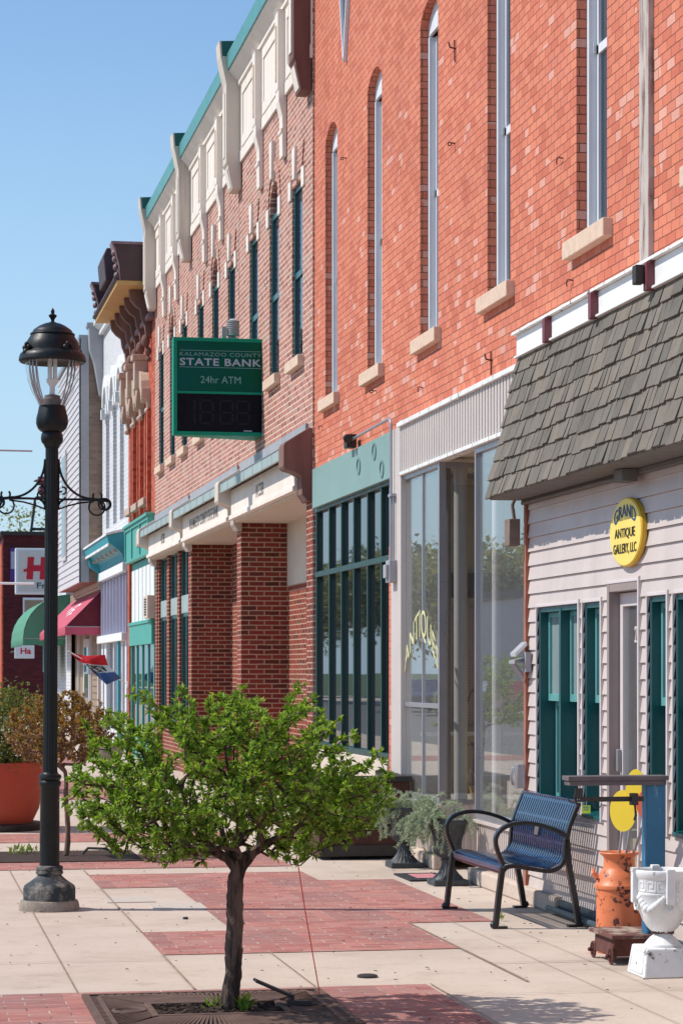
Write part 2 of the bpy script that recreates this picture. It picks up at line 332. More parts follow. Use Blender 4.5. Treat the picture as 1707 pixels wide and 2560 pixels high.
M['wood_planter'] = mat('brown_planter_wood', px(96,56,44,.6), .85, .3, 6, .3, 50, streak=True)
M['orange_paint'] = chipped('chipped_orange', px(238,134,84,.85), px(110,56,44,.7), .57, .61, 17, .45, .25)
M['yellow'] = mat('yellow_paint', px(250,218,60,.9), .5, .05, 5)
M['sign_yellow'] = mat('sign_yellow', px(250,222,110,.9), .5, .04, 3)
M['sign_rim'] = mat('sign_rim_yellow', px(236,190,50,.8), .5, .08, 5)
M['coral'] = mat('coral_paint', px(226,100,70,.85), .5, .08, 5)
M['scale_blue'] = chipped('worn_blue', px(40,112,150,.85), px(120,170,200,.7), .62, .7, 14, .5, .1, .3)
M['scale_board'] = mat('grey_board', px(112,104,106,.75), .8, .25, 10, .2, 60)
M['sign_green'] = mat('bank_sign_green', px(8,138,108,1.0), .5, .1, 3, spec=.2)
M['sign_face'] = mat('bank_sign_face', px(4,84,80,1.0), .4, .2, 1.2, spec=.1, col2=px(4,80,38,1.0), thr=(.3,.7))
M['sign_black'] = mat('led_panel_black', (.006,.007,.012), .5, .3, 10, spec=.1)
M['led_off'] = mat('unlit_led', (.016,.017,.024), .5, .2, 10, spec=.1)
M['letter_grey'] = mat('letter_grey_blue', px(176,190,204,.85), .5, .03, 5)
M['letter_grey_green'] = mat('letter_grey_green', px(120,172,170,.85), .5, .03, 5)
M['letter_blue'] = mat('letter_blue', px(38,96,150,.7), .5, .05, 5)
M['letter_dark'] = mat('letter_dark', px(62,60,44,.6), .6, .05, 5)
M['engraved'] = mat('engraved_letter', px(140,130,122,.75), .9, .1, 5)
M['cream_letter'] = mat('gold_leaf_letter', px(226,222,170,.85), .5, .05, 5)
M['red_letter'] = mat('red_letter', px(214,20,52,.8), .5, .05, 5)
M['green_letter'] = mat('green_letter', px(16,92,84,.8), .5, .05, 5)
M['red_awning'] = mat('red_canvas', px(214,92,114,.75), .8, .06, 2, .1, 60)
M['green_awning'] = mat('green_canvas', px(92,160,130,.75), .8, .08, 2, .1, 60)
M['clapboard'] = mat('grey_white_clapboard', px(218,212,214,.8), .6, .05, 2)
M['tan_brick'] = brick('tan_brick', [(0, px(150,128,112)), (1, px(176,152,134))], px(160,140,124,.8), .22, .075, .008, .4)
M['tan_siding'] = mat('tan_siding', px(164,144,120,.8), .7, .1, 3)
M['tan_hood'] = mat('tan_hood_paint', px(206,180,160,.8), .7, .12, 5)
M['ochre'] = mat('ochre_soffit', px(214,172,106,.8), .7, .12, 4)
M['purple_maroon'] = mat('cornice_maroon', px(80,54,56,.8), .55, .2, 5)
M['cornice_lilac'] = mat('cornice_pale_plum', px(156,126,130,.72), .7, .35, 14, .4, 30)  # paler plum for the carved fronts and the frieze
M['lilac'] = mat('lilac_panel', px(190,188,206,.8), .6, .06, 3)
M['purple'] = mat('purple_poster', px(84,50,140,.8), .6, .08, 4)
M['sign_white'] = mat('sign_panel_white', px(228,222,216,.8), .5, .05, 3)
M['flag_red'] = mat('flag_red', px(224,34,46,.85), .8, .06, 4)
M['flag_white'] = mat('flag_white', (.72,.7,.68), .8, .05, 4)
M['flag_blue'] = mat('flag_blue', px(74,104,160,.8), .8, .08, 4)
M['orange_line'] = mat('orange_string', px(255,84,60,.9), .6, .05, 5)
M['tag_lime'] = mat('lime_price_tag', px(206,232,60,.85), .6, .06, 8)
M['pink_mat'] = mat('pink_mat', px(214,140,146,.8), .95, .2, 20, .3, 90)
M['rubber'] = mat('black_rubber', (.018,.018,.02), .8, .3, 12)
M['paper'] = mat('paper', (.78,.79,.8), .8, .03, 5)
M['plaque'] = mat('stone_plaque', px(218,206,192,.74), .7, .1, 20)
M['brown_wood'] = mat('brown_wood', px(92,58,36,.7), .6, .25, 9)
M['pot_yellow'] = mat('mustard_pot', px(214,160,60,.8), .5, .08, 5)
M['leaf1'] = leaf('crabapple_leaf', (.11,.23,.028), (.25,.41,.055), (.46,.6,.13), .5)
M['leaf2'] = leaf('bronze_leaf', (.24,.11,.045), (.42,.22,.07), (.36,.34,.08), .5)
M['blossom'] = leaf('pink_blossom', (.55,.3,.34), (.62,.4,.42), (.7,.55,.52), .4)
M['leaf3'] = leaf('dark_shrub_leaf', (.035,.07,.02), (.07,.12,.03), (.15,.17,.04), .3)
M['leaf4'] = leaf('silver_leaf', (.32,.39,.34), (.47,.54,.47), (.6,.65,.56), .4)
M['leaf6'] = leaf('shrub_leaf', (.09,.13,.03), (.16,.21,.05), (.26,.29,.08), .4)
M['leaf5'] = leaf('pale_spring_leaf', (.24,.26,.1), (.34,.34,.15), (.42,.4,.2), .35)
M['weed'] = leaf('weed_leaf', (.15,.27,.03), (.25,.38,.05), (.3,.42,.08), .35)

def shake_mat():
    N = NT('cedar_shake'); p = N.pos(); g = N.n('NewGeometry')
    mp = N.n('Mapping'); mp.inputs['Scale'].default_value = (60, 60, 3); N.l(p, mp.inputs['Vector'])
    gr = N.noise(mp.outputs[0], 1.0, 5, .7)
    c = N.ramp(g.outputs['Random Per Island'], [(0, px(114,108,98,.76)), (.5, px(130,123,112,.76)), (1, px(146,136,122,.76))])
    c = N.mix(.55, c, N.ramp(gr, [(.3, (.55,.53,.5)), (.7, (1.1,1.1,1.1))]), 'MULTIPLY')
    c = N.mix(N.math('MULTIPLY', N.ramp(N.noise(p, 5, 4), [(.5, (0,)*3), (.75, (1,)*3)]), .35), c, px(96,84,70,.7))
    N.l(c, N.bsdf.inputs['Base Color']); N.bsdf.inputs['Roughness'].default_value = .9; N.bump(gr, .5, .006); return N.m
M['shake'] = shake_mat()
def peg_mat():
    N = NT('pegboard'); sp = N.n('SeparateXYZ'); N.l(N.pos(), sp.inputs[0])
    fx = N.math('SUBTRACT', N.math('FRACT', N.math('MULTIPLY', sp.outputs[0], 1/.026)), .5); fz = N.math('SUBTRACT', N.math('FRACT', N.math('MULTIPLY', sp.outputs[2], 1/.026)), .5)
    r = N.math('SQRT', N.math('ADD', N.math('MULTIPLY', fx, fx), N.math('MULTIPLY', fz, fz)))
    N.l(N.mix(N.math('LESS_THAN', r, .2), px(196,160,150,.8), (.03,.02,.02)), N.bsdf.inputs['Base Color']); N.bsdf.inputs['Roughness'].default_value = .8; return N.m
M['peg'] = peg_mat()

# ------------------------------------------------------------------ lettering
def letters(body, sx=1.0, bold=0.0, track=1.0):
    cu = bpy.data.curves.new('lettering', 'FONT'); cu.body = body; cu.size = 1; cu.extrude = .012; cu.offset = bold; cu.space_character = track; cu.resolution_u = 3
    o = bpy.data.objects.new('lettering', cu); COL.objects.link(o); bpy.context.view_layer.update()
    me = bpy.data.meshes.new_from_object(o.evaluated_get(bpy.context.evaluated_depsgraph_get()))
    vs = [v.co.copy() for v in me.vertices]; fs = [list(p.vertices) for p in me.polygons]
    bpy.data.objects.remove(o); bpy.data.curves.remove(cu); bpy.data.meshes.remove(me)
    x0, x1 = min(v.x for v in vs), max(v.x for v in vs); y0, y1 = min(v.y for v in vs), max(v.y for v in vs)
    return [((v.x-x0)/(x1-x0), (v.y-y0)/(y1-y0), v.z) for v in vs], fs
def put_text(parent, body, o, ux, uy, wd, ht, m, name='lettering', bold=0.0, track=1.0, warp=None, depth=.004, italic=0.0):
    """o = lower left corner, ux/uy = reading and up directions"""
    vs, fs = letters(body, bold=bold, track=track); o, ux, uy = Vector(o), Vector(ux), Vector(uy); nn = ux.cross(uy); mb = MB(); P = []
    for x, y, z in vs:
        a, b = x*wd + italic*y*ht, y*ht
        if warp: a, b = warp(x, y)
        P.append(o + ux*a + uy*b + nn*(z/.012*depth))
    mb.add(P, fs); return mb.build(name, m, parent)
# ------------------------------------------------------------------ ground
def ground_mat(name, kind):
    N = NT(name); p = N.pos()
    if kind == 'concrete':
        c = N.ramp(N.noise(p, .7, 8, .7), [(.28, px(200,182,166,.76)), (.5, px(221,203,187,.76)), (.72, px(230,214,199,.76))])
        c = N.mix(.5, c, N.ramp(N.noise(p, 60, 5, .75), [(.3, (.84,.82,.8)), (.65, (1.06,1.05,1.05))]), 'MULTIPLY')
        c = N.mix(N.math('MULTIPLY', N.ramp(N.noise(p, 3.5, 5, .7), [(.55, (0,)*3), (.72, (1,)*3)]), .42), c, px(176,152,132,.72))
        sp = N.noise(p, 34, 2, .5); c = N.mix(N.math('MULTIPLY', N.math('GREATER_THAN', sp, .73), .55), c, (.1,.08,.068)); c = N.mix(N.math('MULTIPLY', N.ramp(N.noise(p, 9, 6, .75), [(.57, (0,)*3), (.68, (1,)*3)]), .22), c, px(150,130,116,.7))
        N.bump(N.noise(p, 160, 4, .7), .3, .004)
    elif kind == 'asphalt':
        c = N.ramp(N.noise(p, 40, 5, .7), [(.3, (.11,.11,.115)), (.7, (.2,.195,.19))]); N.bump(N.noise(p, 200, 4, .7), .4, .004)
    else:
        sp = N.n('SeparateXYZ'); N.l(p, sp.inputs[0]); uv = N.n('CombineXYZ'); N.l(sp.outputs[0], uv.inputs[0]); N.l(sp.outputs[1], uv.inputs[1])
        b = N.n('TexBrick'); b.offset = .5; b.inputs['Scale'].default_value = 1; b.inputs['Brick Width'].default_value = .2; b.inputs['Row Height'].default_value = .102
        b.inputs['Mortar Size'].default_value = .0048; b.inputs['Mortar Smooth'].default_value = .3; b.inputs['Color1'].default_value = (0,0,0,1); b.inputs['Color2'].default_value = (1,1,1,1); b.inputs['Mortar'].default_value = (.5,.5,.5,1); N.l(uv.outputs[0], b.inputs['Vector'])
        c = N.ramp(b.outputs['Color'], [(0, px(180,118,110,.8)), (.5, px(202,136,124,.8)), (1, px(190,142,133,.8))])
        rows = N.math('FRACT', N.math('MULTIPLY', sp.outputs[1], 1/1.22)); cols = N.math('FRACT', N.math('MULTIPLY', sp.outputs[0], 1/.8))
        g = N.math('MULTIPLY', N.math('GREATER_THAN', cols, .5), N.math('GREATER_THAN', rows, .35))
        c = N.mix(N.math('MULTIPLY', g, N.math('ADD', N.math('MULTIPLY', b.outputs['Color'], .35), .4)), c, px(166,124,120,.8))
        c = N.mix(.4, c, N.ramp(N.noise(p, 40, 5, .75), [(.3, (.75,.72,.72)), (.7, (1.1,1.08,1.08))]), 'MULTIPLY')
        c = N.mix(.5, c, N.ramp(N.noise(p, 1.1, 4), [(.3, (.85,.82,.82)), (.7, (1.05,1.05,1.05))]), 'MULTIPLY')
        mc = N.ramp(N.noise(p, 6, 3), [(.4, px(150,112,104,.6)), (.6, px(214,198,184,.75))])
        c = N.mix(b.outputs['Fac'], c, mc); N.bump(N.math('ADD', N.math('MULTIPLY', b.outputs['Fac'], -1.0), N.math('MULTIPLY', N.noise(p, 90, 4), .3)), .5, .005)
    N.l(c, N.bsdf.inputs['Base Color']); N.bsdf.inputs['Roughness'].default_value = .9; N.bsdf.inputs['Specular IOR Level'].default_value = .2; return N.m
M['concrete'] = ground_mat('sidewalk_concrete', 'concrete'); M['asphalt'] = ground_mat('asphalt', 'asphalt'); M['paver'] = ground_mat('brick_pavers', 'paver')
M['grass'] = mat('grass_ground', (.06,.1,.03), 1, .3, 3)
M['joint'] = mat('joint_dirt', px(178,156,138,.68), 1, .3, 10)
def sheet(mb, x0, x1, y0, y1, z): return mb.add([(x0,y0,z),(x1,y0,z),(x1,y1,z),(x0,y1,z)], [(0,1,2,3)])
tag(sheet(MB(), -900, 900, -300, 2200, -.16).build('ground', M['grass']), kind='structure')
tag(sheet(MB(), -15.5, -3.0, -60, 260, -.13).build('road', M['asphalt']), kind='structure')
tag(MB().box(-3.0, 14, -20, 150, -.155, 0).build('sidewalk', M['concrete'], bevel=.01), kind='structure')
tag(MB().box(-21, -15.5, -60, 260, -.155, -.01).build('far_sidewalk', M['concrete'], bevel=.01), kind='structure')
XL1, XL2, XR1, XR2 = G(356,2335)[0], G(577,2323)[0], G(1141,2368)[0], G(1231,2303)[0]
Y1 = G(900,2466)[1]; YA0 = G(760,2381)[1]; YA1 = G(507,2329)[1]; YA2 = G(345,2220)[1]; YA3 = G(480,2184)[1]; YJ1 = G(1133,2306)[1]; YJ2 = G(898,2200)[1]; XJ = G(770,2188)[0]
XB = G(1146,2510)[0]
pv = MB()
for x0, x1, y0, y1 in [(-3, XB, 3.0, Y1), (XL1, XR1, YA0, YA1), (XL2, XR1, YA1, YJ1), (XL2, XR2, YJ1, YA2), (XL1, XR2, YA2, YJ2), (XL1, XJ, YJ2, YA3),
                       (-3, XR1, Dg(2165)*.985, Dg(2130)*.985), (-3, XR1, Dg(2098)*.985, Dg(2077)*.985), (XL2, XR1, 30, 35.2), (-3, XR1, 42, 44.5), (XL2, XR1, 49, 55)]:
    sheet(pv, x0, x1, y0, y1, .004)
tag(pv.build('brick_paving', M['paver']), kind='structure')
jt = MB()
def jx(x, y0, y1, wd=.0045): sheet(jt, x-wd, x+wd, y0, y1, .0085)
def jy(y, x0, x1, wd=.0045): sheet(jt, x0, x1, y-wd, y+wd, .0085)
jx(G(116,2344)[0], Y1, Dg(2165)*.985); jx(XL1, Y1, YA0, .008); jx(XL1, YA1, YA2, .008); jx(XL1, YA3, 19.5, .008); jx(G(730,2425)[0], Y1, YA0); jx(XR1, Y1, YA0, .009); jx(XR1, YA0, YJ1, .006); jx(XB+.02, 9, Y1, .005)
jx(G(1380,2420)[0], 7, YJ1, .0022); jx(XR2, 8, YJ1, .002); jy(G(1100,2413)[1], XR1, 4.28, .006); jy(G(1150,2490)[1], XB, 4.28, .003); jy(YA0+.0, XR1, 4.28, .002); jy(13.2, -3, XL1, .004); jy(16.9, -3, XL1, .004); jy(10.2, XB, 4.3)
tag(jt.build('paving_joints', M['joint']), kind='structure')
for (x0, x1, y0, y1) in [(270, 390, 2243, 2257), (388, 520, 2259, 2275)]:
    a, b = G((x0+x1)/2, y1), G((x0+x1)/2, y0); hx = (x1-x0)/2*Dg((y0+y1)/2)/F
    o = MB().box(a[0]-hx, a[0]+hx, a[1], b[1], 0, .006).build('memorial_plaque', M['plaque'], org=(a[0], a[1], 0))
    tag(o, 'pale rectangular plaque set in the concrete ' + ('farther from the camera, left of the tree trunk' if x0 < 300 else 'touching the thin lamp post shadow'), 'plaque')
for x, y, r, lb in [(918, 2443, .055, 'small dark oval utility cap set in the concrete right of the orange string'), (464, 2298, .018, 'tiny dark round plug in the concrete beside the plaques')]:
    a = G(x, y); tag(MB().lathe([(r,0),(r,.01),(r*.8,.014)], (*a, .001), 20).build('utility_cap', M['dark_metal'], org=(*a, 0)), lb, 'utility cap')

# ------------------------------------------------------------------ the red brick building with its three shopfronts
WR = 4.42; YB = Yw(782, WR); YN = 5.0; TOP = 10.2
red = thing('brick_building', 'tall red brick building with arched upper windows above three old shopfronts', 'building', (WR, 15, 0))
wins = []
for xl, xr in [(1405,1508), (1189.5,1265), (1025.5,1085), (898,944), (794.5,834)]:
    wins.append((Yw(xl, 4.36) + Yw(xr, 4.36)) / 2)
wins.append(wins[0] - (wins[1]-wins[0]))
SILL, SPR, RISE, HW = 4.49, 7.20, .14, .345
ops = [(c-HW, c+HW, SILL, SPR, RISE) for c in wins]
YD = (Yw(848, WR)+Yw(886, WR))/2; DZ = Zw(868, 152, WR)
mb = MB(); wall_x(mb, WR, YN, YB, 3.41, TOP, ops, .075)
mb.add([(WR,YN,3.25),(9,YN,3.25),(9,YN,TOP),(WR,YN,TOP)], [(0,1,2,3)]); mb.add([(WR,YB,3.25),(WR,YB,TOP),(13,YB,TOP),(13,YB,3.25)], [(0,1,2,3)])
mb.add([(WR,YN,TOP),(13,YN,TOP),(13,YB,TOP),(WR,YB,TOP)], [(0,1,2,3)]); mb.add([(13,YN,0),(13,YB,0),(13,YB,TOP),(13,YN,TOP)], [(0,1,2,3)])
mb.add([(WR+.08,YB,0),(WR+.08,YB,3.25),(13,YB,3.25),(13,YB,0)], [(0,1,2,3)])
mb.build('wall', M['red_brick'], red)
arch = NT('arch_brick'); arch.bsdf.inputs['Roughness'].default_value = .85
M['arch_brick'] = mat('arch_soldier_brick', px(206,92,70), .85, .14, 30, .4, 80)
for c in wins:
    wn = MB()
    a, b = c-HW, c+HW; x0, x1 = WR+.07, WR+.175
    wn.box(x0, x1, b-.05, b+.01, SILL, SPR-.1); wn.box(x0, x1, a-.01, a+.05, SILL, SPR-.1); wn.box(x0+.01, x1, a, b, SILL, SILL+.06)
    ap = arcpts(a, b, SPR, RISE); pts = [(y, z) for y, z in ap]
    wn.prism([(x0+.004, y, z+.01) for y, z in [(b, SPR-.1)] + pts[::-1] + [(a, SPR-.1)]], (.03, 0, 0))
    wo = wn.build('window', M['frame_white'], red, bevel=.004)
    sa = MB(); zm = (SILL+SPR)/2 - .1
    sa.box(x1-.05, x1-.01, a+.05, b-.05, zm-.03, zm+.03); sa.box(x1-.05, x1-.01, a+.05, a+.09, SILL+.06, SPR-.1); sa.box(x1-.05, x1-.01, b-.09, b-.05, SILL+.06, SPR-.1)
    sa.box(x1-.075, x1-.055, b-.062, b-.05, zm-.02, zm+.05); sa.build('sash', M['frame_white'], wo)
    MB().box(x1-.03, x1-.022, a+.05, b-.05, SILL+.06, SPR).build('pane', M['glass_blue'], wo)
    MB().box(WR-.065, WR+.08, c-.468, c+.468, SILL-.118, SILL).build('sill', M['sill_stone'], wo, bevel=.006)
dm = MB(); hw = .27
dm.prism([(WR-.012, YD, DZ), (WR-.012, YD+hw, DZ+1.0), (WR-.012, YD, DZ+2.0), (WR-.012, YD-hw, DZ+1.0)], (.02, 0, 0))
do = dm.build('diamond_window', M['glass_blue'], red)
fr = MB(); c4 = [(YD, DZ), (YD+hw, DZ+1.0), (YD, DZ+2.0), (YD-hw, DZ+1.0)]
for p, q in zip(c4, c4[1:]+c4[:1]): fr.strap([(WR-.02, p[0], p[1]), (WR-.02, q[0], q[1])], (1,0,0), .04, .03)
fr.build('frame', M['frame_white'], do)
st = MB()                                               # weathered board run down the wall, and its iron oddments
ya, yb = Yw(1617, 4.38), Yw(1594, 4.38); st.box(WR-.035, WR+.01, ya, yb, 3.9, 9.6); st.build('wooden_board', M['weathered_wood'], red, bevel=.004)
for i, (x, y, k) in enumerate([(1139,128,'rod'), (1137,358,'eye'), (1404,398,'hook'), (1429,703,'hook'), (1230,908,'rod'), (1055,970,'hook'), (940,977,'eye'), (805,1067,'hook'), (866,395,'eye')]):
    Y, Z = Yw(x, WR), Zw(x, y, WR); hk = MB()
    if k == 'rod': hk.tube([(WR-.012, Y, Z+.09), (WR-.012, Y-.01, Z-.09)], .006, 6); hk.tube([(WR, Y, Z+.02), (WR-.05, Y, Z+.03), (WR-.06, Y, Z+.07)], .007, 6)
    elif k == 'eye': hk.tube([(WR, Y, Z), (WR-.035, Y, Z)], .006, 6); hk.torus((WR-.045, Y, Z-.008), .014, .005, (0,1,.2), 12, 5)
    else: hk.tube([(WR, Y-.03, Z), (WR-.025, Y-.02, Z+.006), (WR-.03, Y, Z+.01), (WR-.03, Y+.025, Z), (WR-.03, Y+.03, Z-.02), (WR-.03, Y+.02, Z-.03)], .005, 6)
    hk.build('wall_hook', M['rust'], red)

# teal-fronted shop
ya, yb = Yw(976, 4.36), Yw(780.5, 4.36)
tb = MB().box(4.36, WR+.06, ya, yb, 3.375, 3.797).build('sign_board', M['teal_board'], red, bevel=.004)
for x, y, h in [(897,1165,34), (936,1128,40), (955,1172,22)]:
    Y = Yw(x, 4.36); Z = Zw(x, y, 4.36); sx = .05
    MB().torus((4.358, Y, Z), .075, .012, (1,0,0), 20, 4).build('ghost_letter', M['teal_stain'], tb)
fy0, fy1 = Yw(976, WR), Yw(789, WR); zb, zt = .86, 3.372; zr = Zw(976, 1394, WR)
wf = MB(); wf.box(WR-.02, WR+.11, fy0, fy1, zb-.045, zb+.01); wf.box(WR-.015, WR+.11, fy0, fy1, zt-.035, zt+.004); wf.box(WR-.01, WR+.11, fy0, fy1, zr-.028, zr+.028)
for x in (976, 952.8, 918.4, 884, 853.3, 822.7, 791):
    Y = Yw(x, WR); wf.box(WR-.003, WR+.05, Y-.022, Y+.022, zb, zt)
sw = wf.build('shop_window', M['green_frame'], red, bevel=.003)
MB().box(WR+.034, WR+.044, fy0, fy1, zb, zt).build('pane', M['glass_dark'], sw)
bs = MB(); bs.box(WR-.04, WR+.1, fy0-.03, fy1+.06, 0, zb-.047); bs.build('base_wall', M['cream_paint'], red, bevel=.005)
pl = MB(); py0, py1 = Yw(1004, 4.34), Yw(977, 4.36)
pl.box(4.36, WR+.1, py0+.12, py1, 0, 3.80); pl.box(4.33, WR+.1, py0, py0+.06, 0, 3.84); pl.box(4.35, WR+.1, py0+.062, py0+.118, 0, 3.82); pl.build('pilaster', M['corr'], red, bevel=.004)
br = MB().box(WR-.05, WR+.1, py1+.002, py1+.14, 0, zb+1.9); br.build('brick_edge', M['red_brick'], red)
cd = MB(); cx = 4.33; Yv = Yw(977, cx); Yh = Yw(878, cx); zc = 3.90
cd.tube([(cx, Yv, 2.62), (cx, Yv, zc-.08), (cx, Yv+.02, zc-.03), (cx, Yv+.08, zc), (cx, Yh, zc-.015)], .014, 8)
cd.tube([(cx+.01, Yv-.06, 2.62), (cx+.01, Yv-.06, 3.2)], .01, 8); cd.box(cx-.02, cx+.06, Yv-.09, Yv+.04, 3.19, 3.215)
cd.build('conduit', M['alu'], red)
bx = MB(); bx.box(cx-.04, cx+.06, Yv-.12, Yv+.05, 2.42, 2.62); bx.box(cx-.07, cx-.041, Yv-.1, Yv+.02, 2.46, 2.58); bx.build('junction_box', M['zinc'], red, bevel=.006)
bx = MB(); bx.box(cx-.05, cx+.05, Yh-.02, Yh+.14, zc-.09, zc+.04); bx.tube([(cx-.06, Yh-.05, zc+.0), (cx-.06, Yh-.14, zc-.02)], [.035, .045], 10); bx.build('wall_lamp', M['dark_metal'], red, bevel=.005)

# antique shop with corrugated fascia
YM = 16.13
cf = MB(); a, b = YM-.6, Yw(1000, 4.33); n = int((b-a)/.03)
for i in range(n):
    y0, y1 = a+(b-a)*i/n, a+(b-a)*(i+1)/n; xo = 4.33 if i % 3 else 4.342
    cf.box(xo, 4.40, y0+.001, y1-.001, 3.378, 3.77)
cf.build('corrugated_fascia', M['corr'], red)
tp = MB(); tp.box(4.30, WR+.05, a, b+.02, 3.772, 3.812); tp.box(4.315, 4.41, a, b, 3.345, 3.376); tp.build('fascia_trim', M['old_white'], red, bevel=.004)
YA_, YA2_ = Yw(1106, 4.38), Yw(1009.5, 4.38); YBs, YBe = Yw(1195, 4.38), 16.20; ZB = .55; DEP = 5.65
wa = MB()
for y0, y1 in ((YA_, YA_+.045), (YA2_-.03, YA2_)): wa.box(4.35, 4.41, y0, y1, ZB, 3.345)
zt1 = 1.337; ym_ = Yw(1056, 4.37); wa.box(4.366, 4.392, ym_-.016, ym_+.016, ZB+.03, 3.304); wa.box(4.352, 4.408, YA_+.046, YA2_-.03, ZB-.02, ZB+.03); wa.box(4.352, 4.408, YA_+.046, YA2_-.03, 3.305, 3.344); wa.box(4.367, 4.391, YA_+.046, YA2_-.03, zt1-.02, zt1+.02)
wa.box(4.412, DEP, YA_, YA_+.04, ZB-.02, ZB+.02); wa.box(4.412, DEP, YA_, YA_+.04, 3.30, 3.344)
was = wa.build('shop_window', M['alu'], red, bevel=.003)
g = MB(); g.box(4.378, 4.384, YA_+.045, YA2_-.03, ZB+.03, 3.305); g.box(4.412, DEP, YA_+.018, YA_+.024, ZB+.02, 3.30); g.build('pane', M['glass'], was)
vsx, fsx = letters('ANTIQUES', bold=.0, track=1.02)       # gilded arch of letters on the pane
def on_glass():
    mb = MB(); P = []; yl, yr = Yw(1013, 4.37), Yw(1098, 4.37); zlo = Zw(1060, 1690, 4.37); zhi = Zw(1060, 1605, 4.37)
    for u, v, z in vsx:
        y = yl + (yr-yl)*u; base = zlo + (zhi-zlo)*(1-(2*u-1)**2); hgt = .18 + .11*(1-abs(2*u-1)); P.append((4.364 - z*.15, y, base + v*hgt))
    mb.add(P, fsx); return mb.build('lettering', M['cream_letter'], was)
on_glass()
wb = MB(); wb.box(4.35, 4.41, YBe-.03, YBe, ZB-.05, 3.345); wb.box(4.35, 4.41, YBs-.03, YBs, ZB-.05, 3.345); wb.box(4.352, 4.408, YBe, YBs-.03, ZB-.06, ZB-.0); wb.box(4.352, 4.408, YBe, YBs-.03, 3.30, 3.344)
wbs = wb.build('shop_window', M['alu'], red, bevel=.003)
MB().box(4.378, 4.384, YBe, YBs-.03, ZB, 3.30).build('pane', M['glass'], wbs)
bk = MB()
def ribs(mb, y0, y1, x, z0, z1, step=.03):
    n = max(int((y1-y0)/step), 1)
    for i in range(n): mb.box(x if i % 2 else x+.01, x+.05, y0+(y1-y0)*i/n+.0005, y0+(y1-y0)*(i+1)/n-.0005, z0, z1)
ribs(bk, YA_, YA2_, 4.36, .12, ZB-.045)
n = 40
for i in range(n): y = YA_ + (.0 if i % 2 else .01); bk.box(4.412+1.2*i/n, 4.412+1.2*(i+1)/n-.0005, y, YA_+.05, .12, ZB-.022)
bk.box(4.335, 4.42, YA_-.01, YA2_, ZB-.044, ZB-.021); 
bk.build('bulkhead', M['corr'], red); bk = MB(); ribs(bk, YBe, YBs, 4.36, .12, ZB-.085); bk.box(4.335, 4.42, YBe, YBs, ZB-.084, ZB-.061); bk.build('bulkhead', M['corr'], red)
cb = MB(); cb.box(4.29, 4.45, YA_-.05, YA2_+.2, .001, .118); cb.box(4.29, 4.45, 15.2, YBs, .001, .118); cb.box(4.33, 4.5, 8, 15.2, .001, .09); cb.build('foundation', M['concrete'], red, bevel=.015)
rm = MB(); rm.box(4.42, DEP, YA_+.05, YA2_+.6, ZB-.1, ZB-.005); rm.box(4.42, DEP, YBe, YBs-.05, ZB-.12, ZB-.065); rm.build('display_floor', M['trim_white'], red)
rw = MB()
rw.box(DEP+.01, DEP+.1, 8, YA2_+.6, 0, 3.4); rw.box(4.42, DEP, YA2_+.62, YA2_+.7, 0, 3.4); rw.box(4.42, DEP, YA_+1.55, YA_+1.6, ZB, 3.34)
rw.build('interior_wall', M['tan'], red)
rc = MB(); rc.box(4.435, DEP, 8.0, YA2_+.6, 3.39, 3.45); rc.build('shop_ceiling', M['cream_paint'], red)
rd = MB(); rd.box(4.5, DEP, YBe-.02, YBe+.02, .5, 3.38); rd.box(DEP-.1, DEP, YBe, YBs, .45, 3.38); rd.box(4.46, DEP, 8.0, YBe-.05, .1, .14); rd.build('dark_room_lining', M['dark_room'], red)  # near-black sheets paint in the dimness behind the shop glass
MB().box(4.7, DEP, YA_+1.52, YA_+1.545, 1.15, 2.2).build('pegboard', M['peg'], red)
MB().box(4.5, DEP, YA_+1.2, YA_+1.5, 1.06, 1.09).build('shelf', M['trim_white'], red)
MB().box(4.5, DEP, YA_+1.5, YA_+1.53, 2.28, 2.5).build('header_rail', M['brown_wood'], red)
xc = XatY(1151, YA_+.16); MB().lathe([(.056,0),(.056,2.78)], (xc, YA_+.16, ZB), 24).build('column', M['trim_white'], red)
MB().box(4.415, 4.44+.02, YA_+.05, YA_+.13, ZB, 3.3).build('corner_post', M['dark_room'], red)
xb = 4.62; yb_ = [y for y in [Yw(1240, 4.62)]][0]; MB().lathe([(.035,0),(.035,2.78)], (xb, yb_, ZB-.06), 20).build('column', M['trim_white'], red)

# siding shop
WS = 4.36; YS1 = Yw(1325, WS)
zh, zs_ = 2.066, .70
def rng(x0, x1): return (Yw(x1, WS), Yw(x0, WS))
opn = {'pair': (*rng(1348, 1452), zs_, zh), 'one': (*rng(1463, 1508), zs_, zh), 'door': (*rng(1523, 1603), .10, 2.166), 'three': (*rng(1625, 1674), zs_, zh), 'four': (*rng(1690, 1742), zs_, zh)}
sd = MB(); PITCH = .0985; z = .10
def course(y0, y1, z0, z1):
    b = WS-.002; sd.add([(b-.016,y0,z0),(b-.016,y1,z0),(b-.002,y1,z1),(b-.002,y0,z1),(b+.02,y0,z0),(b+.02,y1,z0),(b+.02,y1,z1),(b+.02,y0,z1)],
                        [(0,3,2,1),(4,5,6,7),(0,1,5,4),(3,7,6,2),(0,4,7,3),(1,2,6,5)])
while z < 2.80:
    z1 = z + PITCH; segs = [(8.0, YS1)]
    for a, b, c, d in opn.values():
        if z1 > c+.02 and z < d-.02:
            nx = []
            for s0, s1 in segs:
                if b <= s0 or a >= s1: nx.append((s0, s1)); continue
                if a > s0: nx.append((s0, a))
                if b < s1: nx.append((b, s1))
            segs = nx
    for s0, s1 in segs: course(s0, s1, z, z1-.0015)
    z = z1
sd.build('siding', M['siding'], red)
bw = MB()
